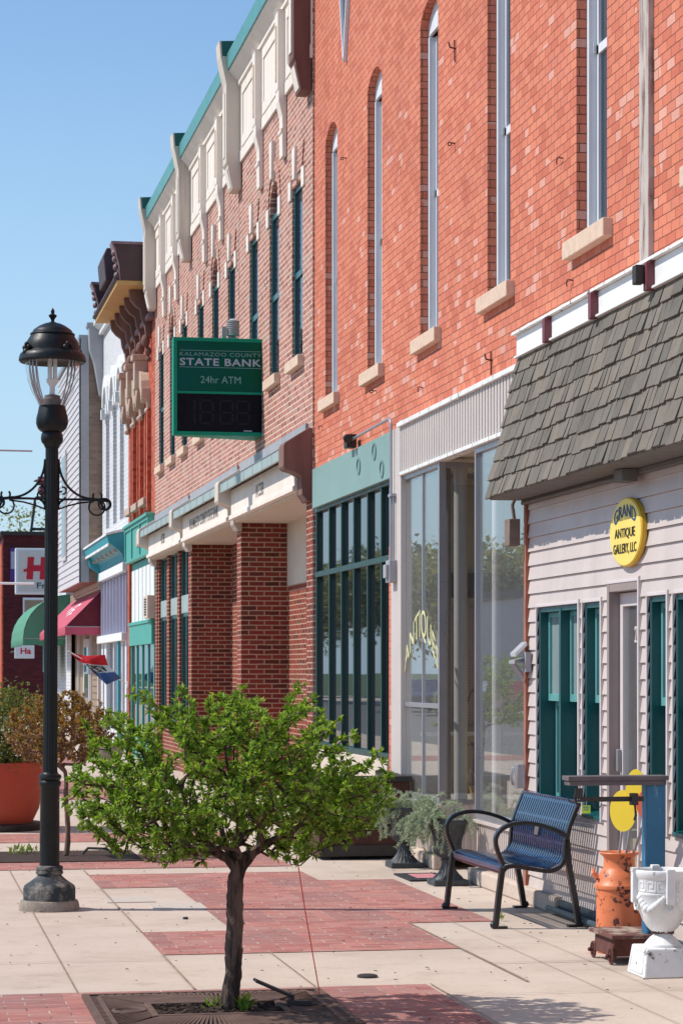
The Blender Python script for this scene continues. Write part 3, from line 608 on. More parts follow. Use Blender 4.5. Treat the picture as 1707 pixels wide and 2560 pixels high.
zz = [(8.0, YS1, 2.13, 3.35), (8.0, YS1, .02, zs_-.0)]
bw.box(WS+.021, WS+.06, 8.0, YS1, 2.12, 3.35)
seq = sorted(opn.values()); prev = 8.0
for a, b, c, d in seq: bw.box(WS+.021, WS+.06, prev, a, .02, 2.12); prev = b; (bw.box(WS+.021, WS+.06, a, b, .02, c-.03) if c > .3 else None)
bw.box(WS+.021, WS+.06, prev, YS1, .02, 2.12); bw.build('sheathing', M['soffit'], red)
ct = MB(); ct.box(4.325, 4.44, YS1+.002, YS1+.055, .1, 2.80); ct.build('corner_board', mat('rusty_corner_board', px(186,120,98,.75), .85, .25, 30, .3, 60, col2=px(120,66,52,.7), thr=(.5,.72), streak=True), red, bevel=.004)
def dh_window(a, b, mull=False):
    """deep-set teal double-hung sash; a..b along the street"""
    f = MB(); x0 = WS-.012; xi = WS+.15
    f.box(x0+.012, xi, b-.022, b, zs_, zh); f.box(x0+.012, xi, a, a+.022, zs_, zh); f.box(x0+.010, xi, a+.022, b-.022, zh-.035, zh)
    f.prism([(WS-.03, a, zs_-.02), (WS-.03, a, zs_+.005), (xi, a, zs_+.04), (xi, a, zs_-.02)], (0, b-a, 0))
    bays = [(a+.022, b-.022)]
    if mull: m = Yw(1401, WS); f.box(x0+.004, xi, m-.02, m+.02, zs_+.02, zh-.02); bays = [(a+.022, m-.02), (m+.02, b-.022)]
    wo = f.build('window', M['teal_dark'], red, bevel=.003)
    s = MB(); g = MB(); zm = 1.42
    for p, q in bays:
        for zz0, zz1, xs in ((zm, zh-.036, WS+.055), (zs_+.035, zm-.002, WS+.105)):
            s.box(xs, xs+.04, p, p+.04, zz0, zz1); s.box(xs, xs+.04, q-.035, q, zz0, zz1); s.box(xs, xs+.04, p+.04, q-.035, zz0, zz0+.05); s.box(xs, xs+.04, p+.04, q-.035, zz1-.035, zz1)
            g.box(xs+.018, xs+.024, p+.03, q-.03, zz0+.04, zz1-.03)
    s.build('sash', M['teal_light'], wo, bevel=.003); g.build('pane', M['glass_pale'], wo)
    t = MB(); t.box(WS-.028, WS+.0, a-.022, a, zs_-.03, zh+.03); t.box(WS-.026, WS+.0, b, b+.016, zs_-.02, zh+.02); t.box(WS-.024, WS, a, b, zh+.001, zh+.022)
    t.build('trim', M['trim_white'], wo, bevel=.003)
dh_window(*opn['pair'][:2], True); dh_window(*opn['one'][:2]); dh_window(*opn['three'][:2]); dh_window(*opn['four'][:2])
a, b = opn['door'][:2]; zd = 2.166
df = MB(); df.box(WS-.02, WS+.12, b-.045, b, .1, zd); df.box(WS-.02, WS+.12, a, a+.03, .1, zd); df.box(WS-.018, WS+.12, a+.03, b-.045, zd-.05, zd)
dr = df.build('door', mat('taupe_door_frame', px(168,152,148,.75), .6, .08, 5), red, bevel=.004)
d2 = MB(); p, q = a+.032, b-.047; xs = WS+.05
d2.box(xs, xs+.04, q-.06, q, .11, zd-.055); d2.box(xs, xs+.04, p, p+.06, .11, zd-.055); d2.box(xs, xs+.04, p+.06, q-.06, zd-.14, zd-.055); d2.box(xs, xs+.04, p+.06, q-.06, .11, .32)
d2.build('storm_door', M['trim_white'], dr, bevel=.004); MB().box(xs+.018, xs+.024, p+.05, q-.05, .3, zd-.13).build('pane', M['glass'], dr)
MB().box(xs-.03, xs-.001, q-.045, q-.015, 1.0, 1.14).build('handle', M['alu'], dr, bevel=.006)
put_text(dr, '231', (xs+.014, p+.30, 1.80), (0,-1,0), (0,0,1), .13, .10, M['trim_white'], 'house_number')
nt_ = MB().box(xs+.010, xs+.014, p+.06, p+.22, .98, 1.22).build('notice', M['paper'], dr)
ar = MB(); yy = p+.14; ar.prism([(xs+.006, yy+.05, 1.06), (xs+.006, yy, 1.10), (xs+.006, yy, 1.075), (xs+.006, yy-.05, 1.075), (xs+.006, yy-.05, 1.045), (xs+.006, yy, 1.045), (xs+.006, yy, 1.02)], (.003, 0, 0)); ar.build('arrow', M['coral'], dr)
t = MB(); t.box(WS-.03, WS, a-.022, a, .1, zd+.03); t.box(WS-.022, WS, a, b, zd+.001, zd+.02); t.build('trim', M['trim_white'], dr, bevel=.003)
bp = MB(); bp.tube([(4.27, 15.3, .04), (4.27, 9, .04)], .02, 10); bp.box(4.31, 4.345, 8.5, 15.2, .03, .098); bp.build('base_pipe', mat('blue_grey_pipe', px(66,82,94,.7), .6, .2, 8), red)
mt = MB(); mt.box(4.27, 4.33, YS1+.01, YS1+.1, .80, .97); mt.tube([(4.25, YS1+.03, .82), (4.235, YS1+.03, .88), (4.25, YS1+.03, .95)], .006, 6); mt.tube([(4.25, YS1+.07, .82), (4.235, YS1+.07, .88), (4.25, YS1+.07, .95)], .006, 6); mt.build('meter_box', M['alu'], red, bevel=.005)
fx = MB(); Yf = YS1+.02; fx.box(4.30, 4.34, Yf-.12, Yf-.04, 1.62, 1.76); fx.obox((4.27, Yf-.03, 1.70), (.05,.02,.01), (-.01,.03,0), (0,0,.012)); fx.obox((4.27, Yf-.04, 1.78), (.05,.03,.04), (-.01,.03,0), (0,.01,.012)); fx.obox((4.26, Yf-.02, 1.64), (.04,.01,-.05), (-.01,.03,0), (0,0,.012)); fx.build('broken_fixture', M['zinc'], red)
fl = MB(); zf = Zw(1310, 1330, 4.3); fl.box(4.22, 4.30, YS1+.05, YS1+.19, zf-.09, zf+.1); fl.tube([(4.27, YS1+.1, zf+.1), (4.26, YS1+.12, zf+.2), (4.30, YS1+.1, zf+.3), (4.36, YS1+.02, zf+.33)], .014, 8); fl.build('junction_box', mat('weathered_box', px(140,122,112,.75), .8, .25, 20), red, bevel=.005)

# mansard of cedar shakes
XT, XE, ZE, ZT = 4.30, 4.066, 2.841, 3.842; YM0 = 9.0
ms = MB(); sl = Vector((XE-XT, 0, ZE-ZT)); L = sl.length; dn = sl.normalized(); nrm = Vector((-dn.z, 0, dn.x)); nrm = nrm if nrm.x < 0 else -nrm
rows = 8; exp_ = L/rows
for r in range(rows):
    y = YM + rnd.uniform(0, .06)
    while y > YM0:
        wd = rnd.choice([.07, .09, .11, .13, .16, .19]); gap = rnd.uniform(.004, .017); y1 = max(y-wd, YM0); jl = rnd.uniform(-.009, .009); th = rnd.uniform(.010, .022)
        top = Vector((XT, 0, ZT)) + dn*(exp_*r - .02); bot = Vector((XT, 0, ZT)) + dn*(exp_*(r+1) + jl); sk = rnd.uniform(-.006, .006)
        ytop, ytop1 = y, y1
        ms.add([(top.x, ytop, top.z), (top.x, ytop1, top.z), tuple(bot + nrm*.004 + Vector((0, y1+sk, 0))), tuple(bot + nrm*.004 + Vector((0, y+sk, 0))),
                tuple(top + nrm*.006 + Vector((0, ytop, 0))), tuple(top + nrm*.006 + Vector((0, ytop1, 0))), tuple(bot + nrm*(.006+th) + Vector((0, y1+sk, 0))), tuple(bot + nrm*(.006+th) + Vector((0, y+sk, 0)))],
               [(0,1,2,3),(4,7,6,5),(3,2,6,7),(0,3,7,4),(1,5,6,2),(0,4,5,1)])
        y = y1 - gap
mr = MB(); mr.prism([(XT, YM, ZT), (XE, YM, ZE), (XE+.02, YM, ZE-.012), (WR, YM, ZE-.012), (WR, YM, ZT)], (0, YM0-YM, 0))
mo = mr.build('mansard_roof', M['soffit'], red); ms.build('shakes', M['shake'], mo)
fb = MB(); fb.box(XT-.025, WR+.01, YM0, YM+.01, ZT+.004, ZT+.15); fb.box(XT-.045, WR+.01, YM0, YM+.015, ZT-.012, ZT+.003); fb.build('fascia_board', M['white_paint'], red, bevel=.003)
ft = MB(); ft.prism([(XT-.06, YM0, ZT+.152), (XT-.055, YM0, ZT+.172), (XT-.02, YM0, ZT+.185), (WR+.005, YM0, ZT+.2), (WR+.005, YM0, ZT+.152)], (0, YM+.03-YM0, 0)); ft.build('fascia_cap', M['old_white'], red)
for x in (1373, 1489, 1629):
    Y = Yw(x, XT-.03); q = MB(); q.box(XT-.075, XT-.026, Y-.03, Y+.03, ZT-.02, ZT+.14); q.box(XT-.055, XT-.026, Y-.04, Y+.04, ZT+.14, ZT+.151); q.build('bracket', M['maroon'], red, bevel=.004)
Y = Yw(1614, XT-.06); MB().box(XT-.13, XT-.076, Y-.02, Y+.05, ZT+.02, ZT+.13).build('small_speaker', M['dark_metal'], red, bevel=.006)
sx = MB(); sx.box(4.30, 4.36, 9, YS1+.03, ZE-.045, ZE-.013); Y = Yw(1563, 4.25); sx.box(4.20, 4.30, Y-.08, Y+.08, ZE-.09, ZE-.014); sx.tube([(4.28, Y+.08, ZE-.05), (4.30, Y+.6, ZE-.035), (4.3, YS1, ZE-.035)], .012, 8); sx.build('eave_conduit', M['soffit'], red, bevel=.004)
# ------------------------------------------------------------------ oval shop sign
def oval_sign():
    yc = (Yw(1522, WS-.05)+Yw(1603, WS-.05))/2; ry = abs(Yw(1522, WS-.05)-Yw(1603, WS-.05))/2; zc = Zw(1563, 1330, WS-.05); rz = 87*Dw(1563, WS-.05)/F
    t = thing('oval_sign', 'yellow oval sign with blue and dark lettering on the pinkish siding', 'sign', (WS, yc, zc))
    n = 48; R = lambda k: [(math.cos(2*PI*i/n)*ry*k, math.sin(2*PI*i/n)*rz*k) for i in range(n)]
    mb = MB(); mb.prism([(WS-.048, yc+a, zc+b) for a, b in R(1)], (.034, 0, 0)); mb.build('rim', M['sign_rim'], t, bevel=.006)
    mb = MB(); mb.prism([(WS-.051, yc+a, zc+b) for a, b in R(.955)], (.006, 0, 0)); f = mb.build('board', M['sign_yellow'], t)
    def arch(u, v): s = (u-.5)*2; return ((u*.66+.17)*2*ry, (.725 - .13*s*s + v*(.17+.03*abs(s)))*2*rz)
    o = (WS-.051, yc+ry, zc-rz); A = dict(ux=(0,-1,0), uy=(0,0,1))
    put_text(t, 'GRAND', o, wd=1, ht=1, m=M['letter_blue'], warp=arch, bold=.0, **A)
    put_text(t, 'ANTIQUE', (o[0], yc+ry*.62, zc-rz*.20), wd=ry*1.24, ht=rz*.32, m=M['letter_dark'], **A)
    put_text(t, 'GALLERY, LLC', (o[0], yc+ry*.70, zc-rz*.64), wd=ry*1.4, ht=rz*.32, m=M['letter_dark'], **A)
oval_sign()

# ------------------------------------------------------------------ the bank
WB = 4.40; B0 = Yw(782, WB); BE = Yw(388, WB); BAY = (BE-B0)/3
bank = thing('bank_building', 'brown brick bank with pale stone cornice, green copings and recessed entrance bays', 'building', (WB, B0, 0))
def bx_(i): return B0 + i*BAY
PB, PT, CZ, CZ2 = 8.28, 9.28, 9.46, 9.68
bops = []; winl = []
for i in range(3):
    for k, fr_ in enumerate((.19, .50, .81)):
        c = bx_(i) + fr_*BAY; hw = .36; bops.append((c-hw, c+hw, 5.14, 7.12, .0 if k != 1 else .36)); winl.append((c, hw, k == 1))
mb = MB(); wall_x(mb, WB, B0+.012, BE, 3.9, 9.5, bops, .05)
mb.add([(WB,B0+.012,0),(13,B0+.012,0),(13,B0+.012,9.5),(WB,B0+.012,9.5)], [(0,1,2,3)]); mb.add([(WB,BE,3.9),(WB,BE,9.5),(13,BE,9.5),(13,BE,3.9)], [(0,1,2,3)]); mb.add([(WB,B0+.012,9.5),(13,B0+.012,9.5),(13,BE,9.5),(WB,BE,9.5)], [(0,1,2,3)])
RD = .62                                                # entrance recess
piers = [(B0+.015, B0+.42), (bx_(1)+.12, bx_(1)+.50), (bx_(2)+.12, bx_(2)+.50), (BE-.30, BE)]
mb.build('wall', M['bank_brick'], bank)
for a, b in piers: mb = MB(); mb.box(WB+.002, WB+RD, a, b, 0, 3.9); mb.build('brick_pier', M['shaded_entry_brick'], bank)
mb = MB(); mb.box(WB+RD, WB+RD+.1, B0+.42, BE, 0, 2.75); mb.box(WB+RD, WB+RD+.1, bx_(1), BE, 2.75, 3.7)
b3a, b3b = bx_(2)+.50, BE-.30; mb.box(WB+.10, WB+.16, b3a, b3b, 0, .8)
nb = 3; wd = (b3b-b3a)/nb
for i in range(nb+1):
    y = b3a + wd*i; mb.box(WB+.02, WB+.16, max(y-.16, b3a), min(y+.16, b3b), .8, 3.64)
mb.build('entrance_wall', M['shaded_entry_brick'], bank)
cp = MB(); cp.box(WB+RD-.01, WB+RD+.09, B0+.42, bx_(1)+.11, 2.752, 3.64); cp.build('cream_panel', M['cream_paint'], bank)
dg = MB(); dg.box(WB+RD-.03, WB+RD-.005, bx_(1)+1.2, bx_(1)+3.6, 0, 2.5); dg.build('entrance_glass', M['glass_dark'], bank)
for c, hw, ar in winl:
    f = MB(); x0, x1 = WB+.028, WB+.09; ztop = 7.12
    f.box(x0, x1, c-hw, c-hw+.05, 5.14, ztop); f.box(x0, x1, c+hw-.05, c+hw, 5.14, ztop); f.box(x0+.002, x1, c-hw+.05, c+hw-.05, 5.14, 5.20); f.box(x0+.002, x1, c-hw+.05, c+hw-.05, ztop-.06, ztop); f.box(x0+.003, x1, c-hw+.05, c+hw-.05, 6.08, 6.15)
    wo = f.build('window', M['teal_dark'], bank); g = MB()
    if ar: g.prism([(WB+.05, y, z) for y, z in [(c+hw, 5.17)] + arcpts(c-hw, c+hw, 7.12, .36)[::-1] + [(c-hw, 5.17)]], (.008, 0, 0))
    else: g.box(WB+.05, WB+.058, c-hw+.04, c+hw-.04, 5.17, 7.1)
    g.build('pane', M['glass_blue'], wo)
    s = MB(); s.box(WB-.075, WB+.027, c-.45, c+.45, 5.02, 5.139); s.build('sill', M['sill_stone'], wo, bevel=.006)
    t = MB()
    for sg in (-1, 1): MB().box(WB-.022, WB+.08, *sorted((c+sg*(hw+.003), c+sg*(hw+.17))), 7.0, 7.22).build('impost', M['stone'], wo, bevel=.005)
    kz = (7.16, 7.52) if not ar else (7.50, 7.95); t.prism([(WB-.05, c-.06, kz[0]), (WB-.05, c-.10, kz[1]), (WB-.05, c+.10, kz[1]), (WB-.05, c+.06, kz[0])], (.10, 0, 0))
    t.build('keystone', M['stone'], wo, bevel=.005)
    h = MB()
    if not ar: h.prism([(WB-.018, c-hw-.02, 7.222), (WB-.018, c-hw-.14, 7.50), (WB-.018, c+hw+.14, 7.50), (WB-.018, c+hw+.02, 7.222)], (.03, 0, 0))
    else:
        o1 = arcpts(c-hw, c+hw, 7.24, .36, 16); o2 = arcpts(c-hw-.16, c+hw+.16, 7.24, .50, 16)
        for p, q, r, s_ in zip(o1, o1[1:], o2, o2[1:]): h.prism([(WB-.018, p[0], p[1]), (WB-.018, r[0], r[1]), (WB-.018, s_[0], s_[1]), (WB-.018, q[0], q[1])], (.03, 0, 0))
    h.build('brick_head', M['bank_brick'], wo)
co = MB()
co.yprism([(WB+.0, PB), (WB-.03, PB), (WB-.03, PB+.14), (WB-.02, PB+.15), (WB-.02, PT-.02), (WB-.055, PT), (WB-.055, PT+.05), (WB-.17, CZ-.0), (WB-.17, CZ+.02), (WB, CZ+.02)], B0+.014, BE)
co.build('cornice', M['stone'], bank)
pn = MB()
for i in range(3):
    for k in range(3):
        a = bx_(i)+BAY*k/3+.22; b = bx_(i)+BAY*(k+1)/3-.14
        pn.box(WB-.034, WB-.021, a, b, PB+.16, PB+.30); pn.box(WB-.034, WB-.021, a, b, PT-.16, PT-.03); pn.box(WB-.034, WB-.021, a, a+.1, PB+.30, PT-.16); pn.box(WB-.034, WB-.021, b-.1, b, PB+.30, PT-.16)
pn.build('cornice_panel', M['stone'], bank, bevel=.004)
cg = MB(); cg.yprism([(WB-.19, CZ+.021), (WB-.20, CZ2), (WB-.15, CZ2+.015), (WB+.3, CZ2+.02), (WB+.3, CZ+.021)], B0+.016, BE-.01); cg.build('coping', M['green_metal'], bank)
def big_bracket(y, first=False):
    p = MB(); mtl = M['dark_stone'] if first else M['stained_stone']; th = .34
    p.yprism([(WB-.01, 7.93), (WB-.13, 7.93), (WB-.185, 8.20), (WB-.185, 8.235), (WB-.21, 8.27), (WB-.21, 9.30), (WB-.285, CZ2-.02), (WB-.30, CZ2+.18), (WB-.27, CZ2+.18), (WB-.255, CZ2-.02), (WB-.01, CZ2-.02)], y, y+th)
    ob = p.build('big_bracket', mtl, bank, bevel=.008)
    q = MB(); q.box(WB-.222, WB-.211, y+.1, y+th-.1, 8.36, 9.2); q.yprism([(WB-.143, 7.96), (WB-.196, 8.2), (WB-.19, 8.2), (WB-.137, 7.96)], y+.05, y+th-.05); q.build('bracket_panel', M['stone'], ob)
    c = MB(); c.yprism([(WB-.252, CZ2-.019), (WB-.268, CZ2+.175), (WB-.02, CZ2+.19), (WB+.25, CZ2+.19), (WB+.25, CZ2-.019)], y-.004, y+th+.004); c.build('bracket_cap', M['dark_green_metal'], ob, bevel=.006)
for i in range(4): big_bracket(bx_(i)+.02 if i < 3 else BE-.36, i == 0)
for i in range(3):
    for k in (1, 2):
        y = bx_(i)+BAY*k/3 - .06; p = MB(); th = .22
        p.yprism([(WB-.005, 7.58), (WB-.055, 7.58), (WB-.06, 7.84), (WB-.075, 7.86), (WB-.075, 7.90), (WB-.055, 7.91), (WB-.06, 8.05), (WB-.10, 8.22), (WB-.10, 8.34), (WB-.11, 8.36), (WB-.11, PT-.03), (WB-.13, PT+.0), (WB-.005, PT+.0)], y, y+th)
        ob = p.build('small_bracket', M['stone'], bank, bevel=.006)
        q = MB(); q.box(WB-.121, WB-.111, y+.075, y+th-.075, 8.46, 9.1); q.build('bracket_panel', M['sill_stone'], ob)
for i in range(3):                                       # street-level stone beams with sloped metal skirts
    a, b = bx_(i)+.30, bx_(i+1)+.02 if i < 2 else BE-.2
    l = MB(); l.box(WB-.15, WB+.25, a, b, 3.66, 3.99); l.box(WB-.175, WB+.25, a, b, 3.60, 3.659); lo = l.build('stone_beam', M['stone'], bank, bevel=.006)
    k = MB(); k.yprism([(WB-.29, 3.955), (WB-.29, 4.07), (WB-.02, 4.235), (WB-.02, 4.19), (WB-.26, 4.03), (WB-.26, 3.955)], a-.02, b); n = 7
    for j in range(1, n): y = a+(b-a)*j/n; k.yprism([(WB-.294, 3.955), (WB-.294, 4.076), (WB-.28, 4.084), (WB-.28, 3.955)], y, y+.012)
    k.build('metal_skirt', M['zinc_green'] if i else M['zinc_green'], bank)
    k = MB(); k.yprism([(WB-.30, 4.074), (WB-.03, 4.24), (WB-.03, 4.345), (WB-.002, 4.345), (WB-.002, 4.236), (WB-.28, 4.068)], a-.0, b+.0); k.build('skirt_flashing', M['zinc'], bank)
    txt = ['KCSB', 'KALAMAZOO COUNTY STATE BANK', 'KCSB'][i]; wdt = [.6, 3.2, .5][i]
    put_text(lo, txt, (WB-.151, (a+b)/2+wdt/2, 3.73), (0,-1,0), (0,0,1), wdt, .16, M['engraved'], 'lettering', .01, depth=.002)
    s = MB(); s.box(WB-.10, WB+RD, a+.12, b, 3.57, 3.598); s.build('soffit', M['cream_paint'], bank)
for i in range(4):
    y = bx_(i)-.02 if i < 3 else BE-.34; y += .03; p = MB(); th = .34
    p.yprism([(WB, 3.47), (WB-.06, 3.47), (WB-.115, 3.55), (WB-.125, 3.71), (WB-.115, 3.74), (WB-.20, 3.79), (WB-.30, 3.82), (WB-.32, 3.85), (WB-.32, 4.07), (WB-.305, 4.105), (WB-.04, 4.27), (WB, 4.27)], y, y+th)
    p.build('corbel', M['dark_stone'] if i == 0 else M['stained_stone'], bank, bevel=.008)
for i in range(nb):
    y0, y1 = b3a+wd*i+.16, b3a+wd*(i+1)-.16; f = MB(); x0, x1 = WB+.06, WB+.12
    for yy in (y0, (y0+y1)/2-.03, y1-.06): f.box(x0, x1, yy, yy+.06, .8, 3.6)
    for zz in (.8, 2.5, 3.54): f.box(x0+.003, x1, y0+.06, y1-.06, zz, zz+.06)
    wo = f.build('window', M['teal_dark'], bank); MB().box(WB+.085, WB+.095, y0, y1, .82, 3.58).build('pane', M['glass_dark'], wo)
    MB().box(WB+.05, WB+.08, y0+.02, y1-.02, 2.56, 2.84).build('spandrel', M['zinc_green'], wo)
for fr_ in (1.05, 1.6, 2.0): y = B0+fr_*BAY; MB().box(WB-.002, WB+.02, y, y+.02, 4.42, 8.2).build('control_joint', M['dark_metal'], bank)

# projecting bank sign
def bank_sign():
    Y = B0 + (Yw(655, WB)-B0); d = Dw(655, WB)*1.0
    Y = Yw(655, WB); zt = PD(550, 845.5, Y/CS*.995).z; dd = F*(XatY(552, Y)*SN + Y*CS)/F; dd = XatY(552, Y)*SN + Y*CS
    z1 = EYE+(YH-845.5)*dd/F; z0 = EYE+(YH-1089)*dd/F; xa, xb = XatY(433.8, Y), XatY(669.7, Y); H_ = z1-z0; W_ = xb-xa
    t = thing('bank_sign', 'green projecting bank sign with grey lettering over a dark digit panel', 'sign', (xb, Y, z0))
    mb = MB(); pts = [(xa, Y), (xb, Y), (xb, Y+.62), (xa-.0, Y+.16)]; mb.prism([(p[0], p[1], z0) for p in pts], (0, 0, H_)); mb.build('cabinet', [M['sign_green']], t, bevel=.008)
    fr = MB(); bw_ = .045; y0 = Y-.016
    fr.box(xa, xb, y0, Y-.001, z1-bw_, z1); fr.box(xa, xb, y0, Y-.001, z0, z0+bw_); fr.box(xa, xa+bw_, y0, Y-.001, z0+bw_, z1-bw_); fr.box(xb-bw_, xb, y0, Y-.001, z0+bw_, z1-bw_)
    zm = z1 - H_*(885-90)/1415.; fr.box(xa+bw_, xb-bw_, y0+.002, Y-.001, zm-.015, zm+.015); fr.build('frame', M['sign_green'], t, bevel=.003)
    MB().box(xa+bw_, xb-bw_, Y-.006, Y-.001, zm+.015, z1-bw_).build('face', M['sign_face'], t)
    led = MB().box(xa+bw_, xb-bw_, Y-.007, Y-.001, z0+bw_, zm-.015).build('digit_panel', M['sign_black'], t)
    def zz(v): return z1 - H_*(v-90)/1415.
    def xx(v): return xa + W_*(v-80)/1376.
    A = dict(ux=(1,0,0), uy=(0,0,1)); yt = Y-.0065
    put_text(t, 'KALAMAZOO COUNTY', (xx(172), yt, zz(357)), wd=xx(1358)-xx(172), ht=zz(303)-zz(357), m=M['letter_grey_green'], track=1.12, **A)
    put_text(t, 'STATE BANK', (xx(172), yt, zz(495)), wd=xx(1358)-xx(172), ht=zz(388)-zz(495), m=M['letter_grey'], bold=.02, track=1.1, **A)
    put_text(t, '24hr ATM', (xx(474), yt, zz(747)), wd=xx(1058)-xx(474), ht=zz(645)-zz(747), m=M['letter_grey_green'], **A)
    r = MB(); r.box(xx(168), xx(1362), yt-.003, yt, zz(280), zz(273)); r.box(xx(168), xx(1362), yt-.003, yt, zz(523), zz(516)); r.build('rule', M['letter_grey_green'], t)
    sg = MB()
    for cx_, two in ((330, 0), (560, 1), (850, 1), (1090, 1)):
        w_, top, mid, bot = 90, 1000, 1170, 1330
        def seg(u0, u1, v0, v1): sg.box(xx(u0), xx(u1), Y-.0095, Y-.0072, zz(v1), zz(v0))
        if two:
            for v in (top, mid, bot): seg(cx_-w_+18, cx_+w_-18, v-14, v+14)
            for u in (cx_-w_, cx_+w_):
                seg(u-16, u+16, top+20, mid-20); seg(u-16, u+16, mid+20, bot-20)
        else: seg(cx_+40, cx_+72, top, mid-10); seg(cx_+40, cx_+72, mid+10, bot)
    sg.build('digit_segment', M['led_off'], led)
    MB().box(xx(1100), xx(1222), Y-.010, Y-.0072, zz(1440), zz(1425)).build('maker_plate', M['letter_grey'], led)
    s = MB(); cx_ = xa + W_*(588-433.8)/236; cy_ = Y+.2
    s.tube([(cx_-.06, cy_, z1-.02), (cx_-.02, cy_, z1+.07)], .02, 8); s.tube([(cx_+.08, cy_, z1-.02), (cx_, cy_, z1+.06)], .02, 8)
    for k in range(7): s.lathe([(.075,0),(.082,.012),(.06,.03),(.06,.034)], (cx_, cy_, z1+.06+k*.026), 18)
    s.lathe([(.08,0),(.03,.03)], (cx_, cy_, z1+.242), 18); s.box(cx_-.14, cx_-.085, cy_-.03, cy_+.03, z1+.03, z1+.17); s.build('vented_sensor', M['zinc'], t)
    a = MB(); a.box(xb-.01, WB+.05, Y+.1, Y+.2, z1-.25, z1-.15); a.box(xb-.01, WB+.05, Y+.1, Y+.2, z0+.15, z0+.25); a.build('mounting_arm', M['dark_metal'], t)
bank_sign()

# ------------------------------------------------------------------ plum-corniced brick shop
I0, I1 = BE, Yw(322, WB)
it = thing('corniced_shop', 'narrow orange brick shop with heavy plum cornice and teal storefront', 'building', (WB, I0, 0))
iw = []
for x in (368, 349, 332): c = Yw(x, WB); iw.append((c-.36, c+.36, 4.75, 6.35, .3))
mb = MB(); wall_x(mb, WB, I0+.01, I1, 4.35, 9.0, iw, .25); mb.add([(WB,I0+.01,9.0),(12,I0+.01,9.0),(12,I1,9.0),(WB,I1,9.0)], [(0,1,2,3)]); mb.add([(WB,I0+.01,8),(12,I0+.01,8),(12,I0+.01,9.4),(WB,I0+.01,9.4)], [(0,1,2,3)])
mb.add([(WB,I1,0),(WB,I1,9),(12,I1,9),(12,I1,0)], [(0,1,2,3)]); mb.box(WB-.02, WB+.3, I1-.35, I1-.002, 0, 4.349); mb.build('wall', M['orange_brick'], it)
for c in iw:
    m_ = (c[0]+c[1])/2
    f = MB(); f.box(WB+.15, WB+.2, c[0], c[0]+.06, c[2], c[3]); f.box(WB+.15, WB+.2, c[1]-.06, c[1], c[2], c[3]); f.box(WB+.152, WB+.2, c[0]+.06, c[1]-.06, 5.7, 5.76); wo = f.build('window', M['tan_hood'], it)
    MB().box(WB+.18, WB+.19, c[0], c[1], c[2], c[3]+.3).build('pane', M['glass_dark'], wo)
    h = MB(); hp = arcpts(c[0]-.12, c[1]+.12, 6.42, .34, 10); hq = arcpts(c[0]-.2, c[1]+.2, 6.5, .56, 10)
    for p, q, r, s_ in zip(hp, hp[1:], hq, hq[1:]): h.prism([(WB-.16, p[0], p[1]), (WB-.16, r[0], r[1]), (WB-.16, s_[0], s_[1]), (WB-.16, q[0], q[1])], (.165, 0, 0))
    h.box(WB-.24, WB-.0, m_-.13, m_+.13, 6.72, 7.24); h.box(WB-.28, WB, m_-.18, m_+.18, 7.241, 7.34)
    for sg in (-1, 1): yy = m_+sg*.56; h.yprism([(WB, 6.32), (WB-.06, 6.34), (WB-.08, 6.46), (WB-.17, 6.54), (WB-.17, 6.68), (WB, 6.68)], yy-.10, yy+.10); h.ball((WB-.05, yy, 6.28), .06, 6)
    h.build('window_hood', M['tan_hood'], wo, bevel=.008)
    s = MB(); s.box(WB-.12, WB+.2, c[0]-.12, c[1]+.12, 4.62, 4.749); s.build('sill', M['tan_hood'], wo, bevel=.01)
pil = MB()
for y in (iw[0][0]-.25, (iw[0][1]+iw[1][0])/2, (iw[1][1]+iw[2][0])/2): MB().box(WB-.07, WB-.001, y-.1, y+.1, 4.5, 6.3).build('brick_pilaster', M['orange_brick'], it)
XC = 3.74
c = MB(); c.box(XC+.0, WB-.001, I0-.0+.05, I1-.1, 8.40, 8.47); c.build('soffit', M['ochre'], it)
c = MB(); c.yprism([(WB, 8.471), (XC-.02, 8.471), (XC-.05, 8.49), (XC-.05, 8.53), (XC+.02, 8.55), (XC+.03, 8.66), (XC+.10, 8.70), (XC+.12, 8.85), (WB, 8.85)], I0+.04, I1-.1); c.build('cornice', M['purple_maroon'], it, bevel=.008)
c = MB(); c.box(XC+.22, WB, I0+1.1, I1-.5, 8.851, 9.15); c.build('parapet', M['purple_maroon'], it)
ym = (I0+I1)/2 + .5; c = MB(); c.yprism([(XC+.0, 8.851), (XC-.04, 9.3), (XC+.02, 9.45), (WB, 9.45), (WB, 8.851)], ym-.55, ym+.75); c.build('cornice_crest', M['purple_maroon'], it, bevel=.02)
for y, th in ((I0+.03, .34), (I1-.42, .34)):
    e = MB(); e.yprism([(WB+.1, 8.472), (XC+.08, 8.472), (XC+.06, 8.5), (XC+.05, 8.72), (XC+.0, 8.9), (XC-.02, 9.02), (XC-.06, 9.10), (WB+.1, 9.10)], y, y+th); eo = e.build('end_block', M['purple_maroon'], it, bevel=.01)
    o = MB(); o.yprism([(XC+.05, 8.475), (XC+.04, 8.5), (XC+.03, 8.72), (XC-.02, 8.9), (XC-.05, 9.0), (XC-.10, 9.12), (XC-.10, 9.15), (WB+.1, 9.15), (WB+.1, 9.101), (XC-.061, 9.101), (XC-.021, 9.02), (XC-.001, 8.9), (XC+.049, 8.72), (XC+.059, 8.5), (XC+.07, 8.475)], y-.01, y+th+.01)
    for zq in (8.58, 8.72, 8.86, 8.97): o.ball((XC+.0 - (zq-8.58)*.12, y+th/2, zq), .07, 6, .6, 1.4, .8)
    o.build('carved_front', M['cornice_lilac'], eo)
n = 5
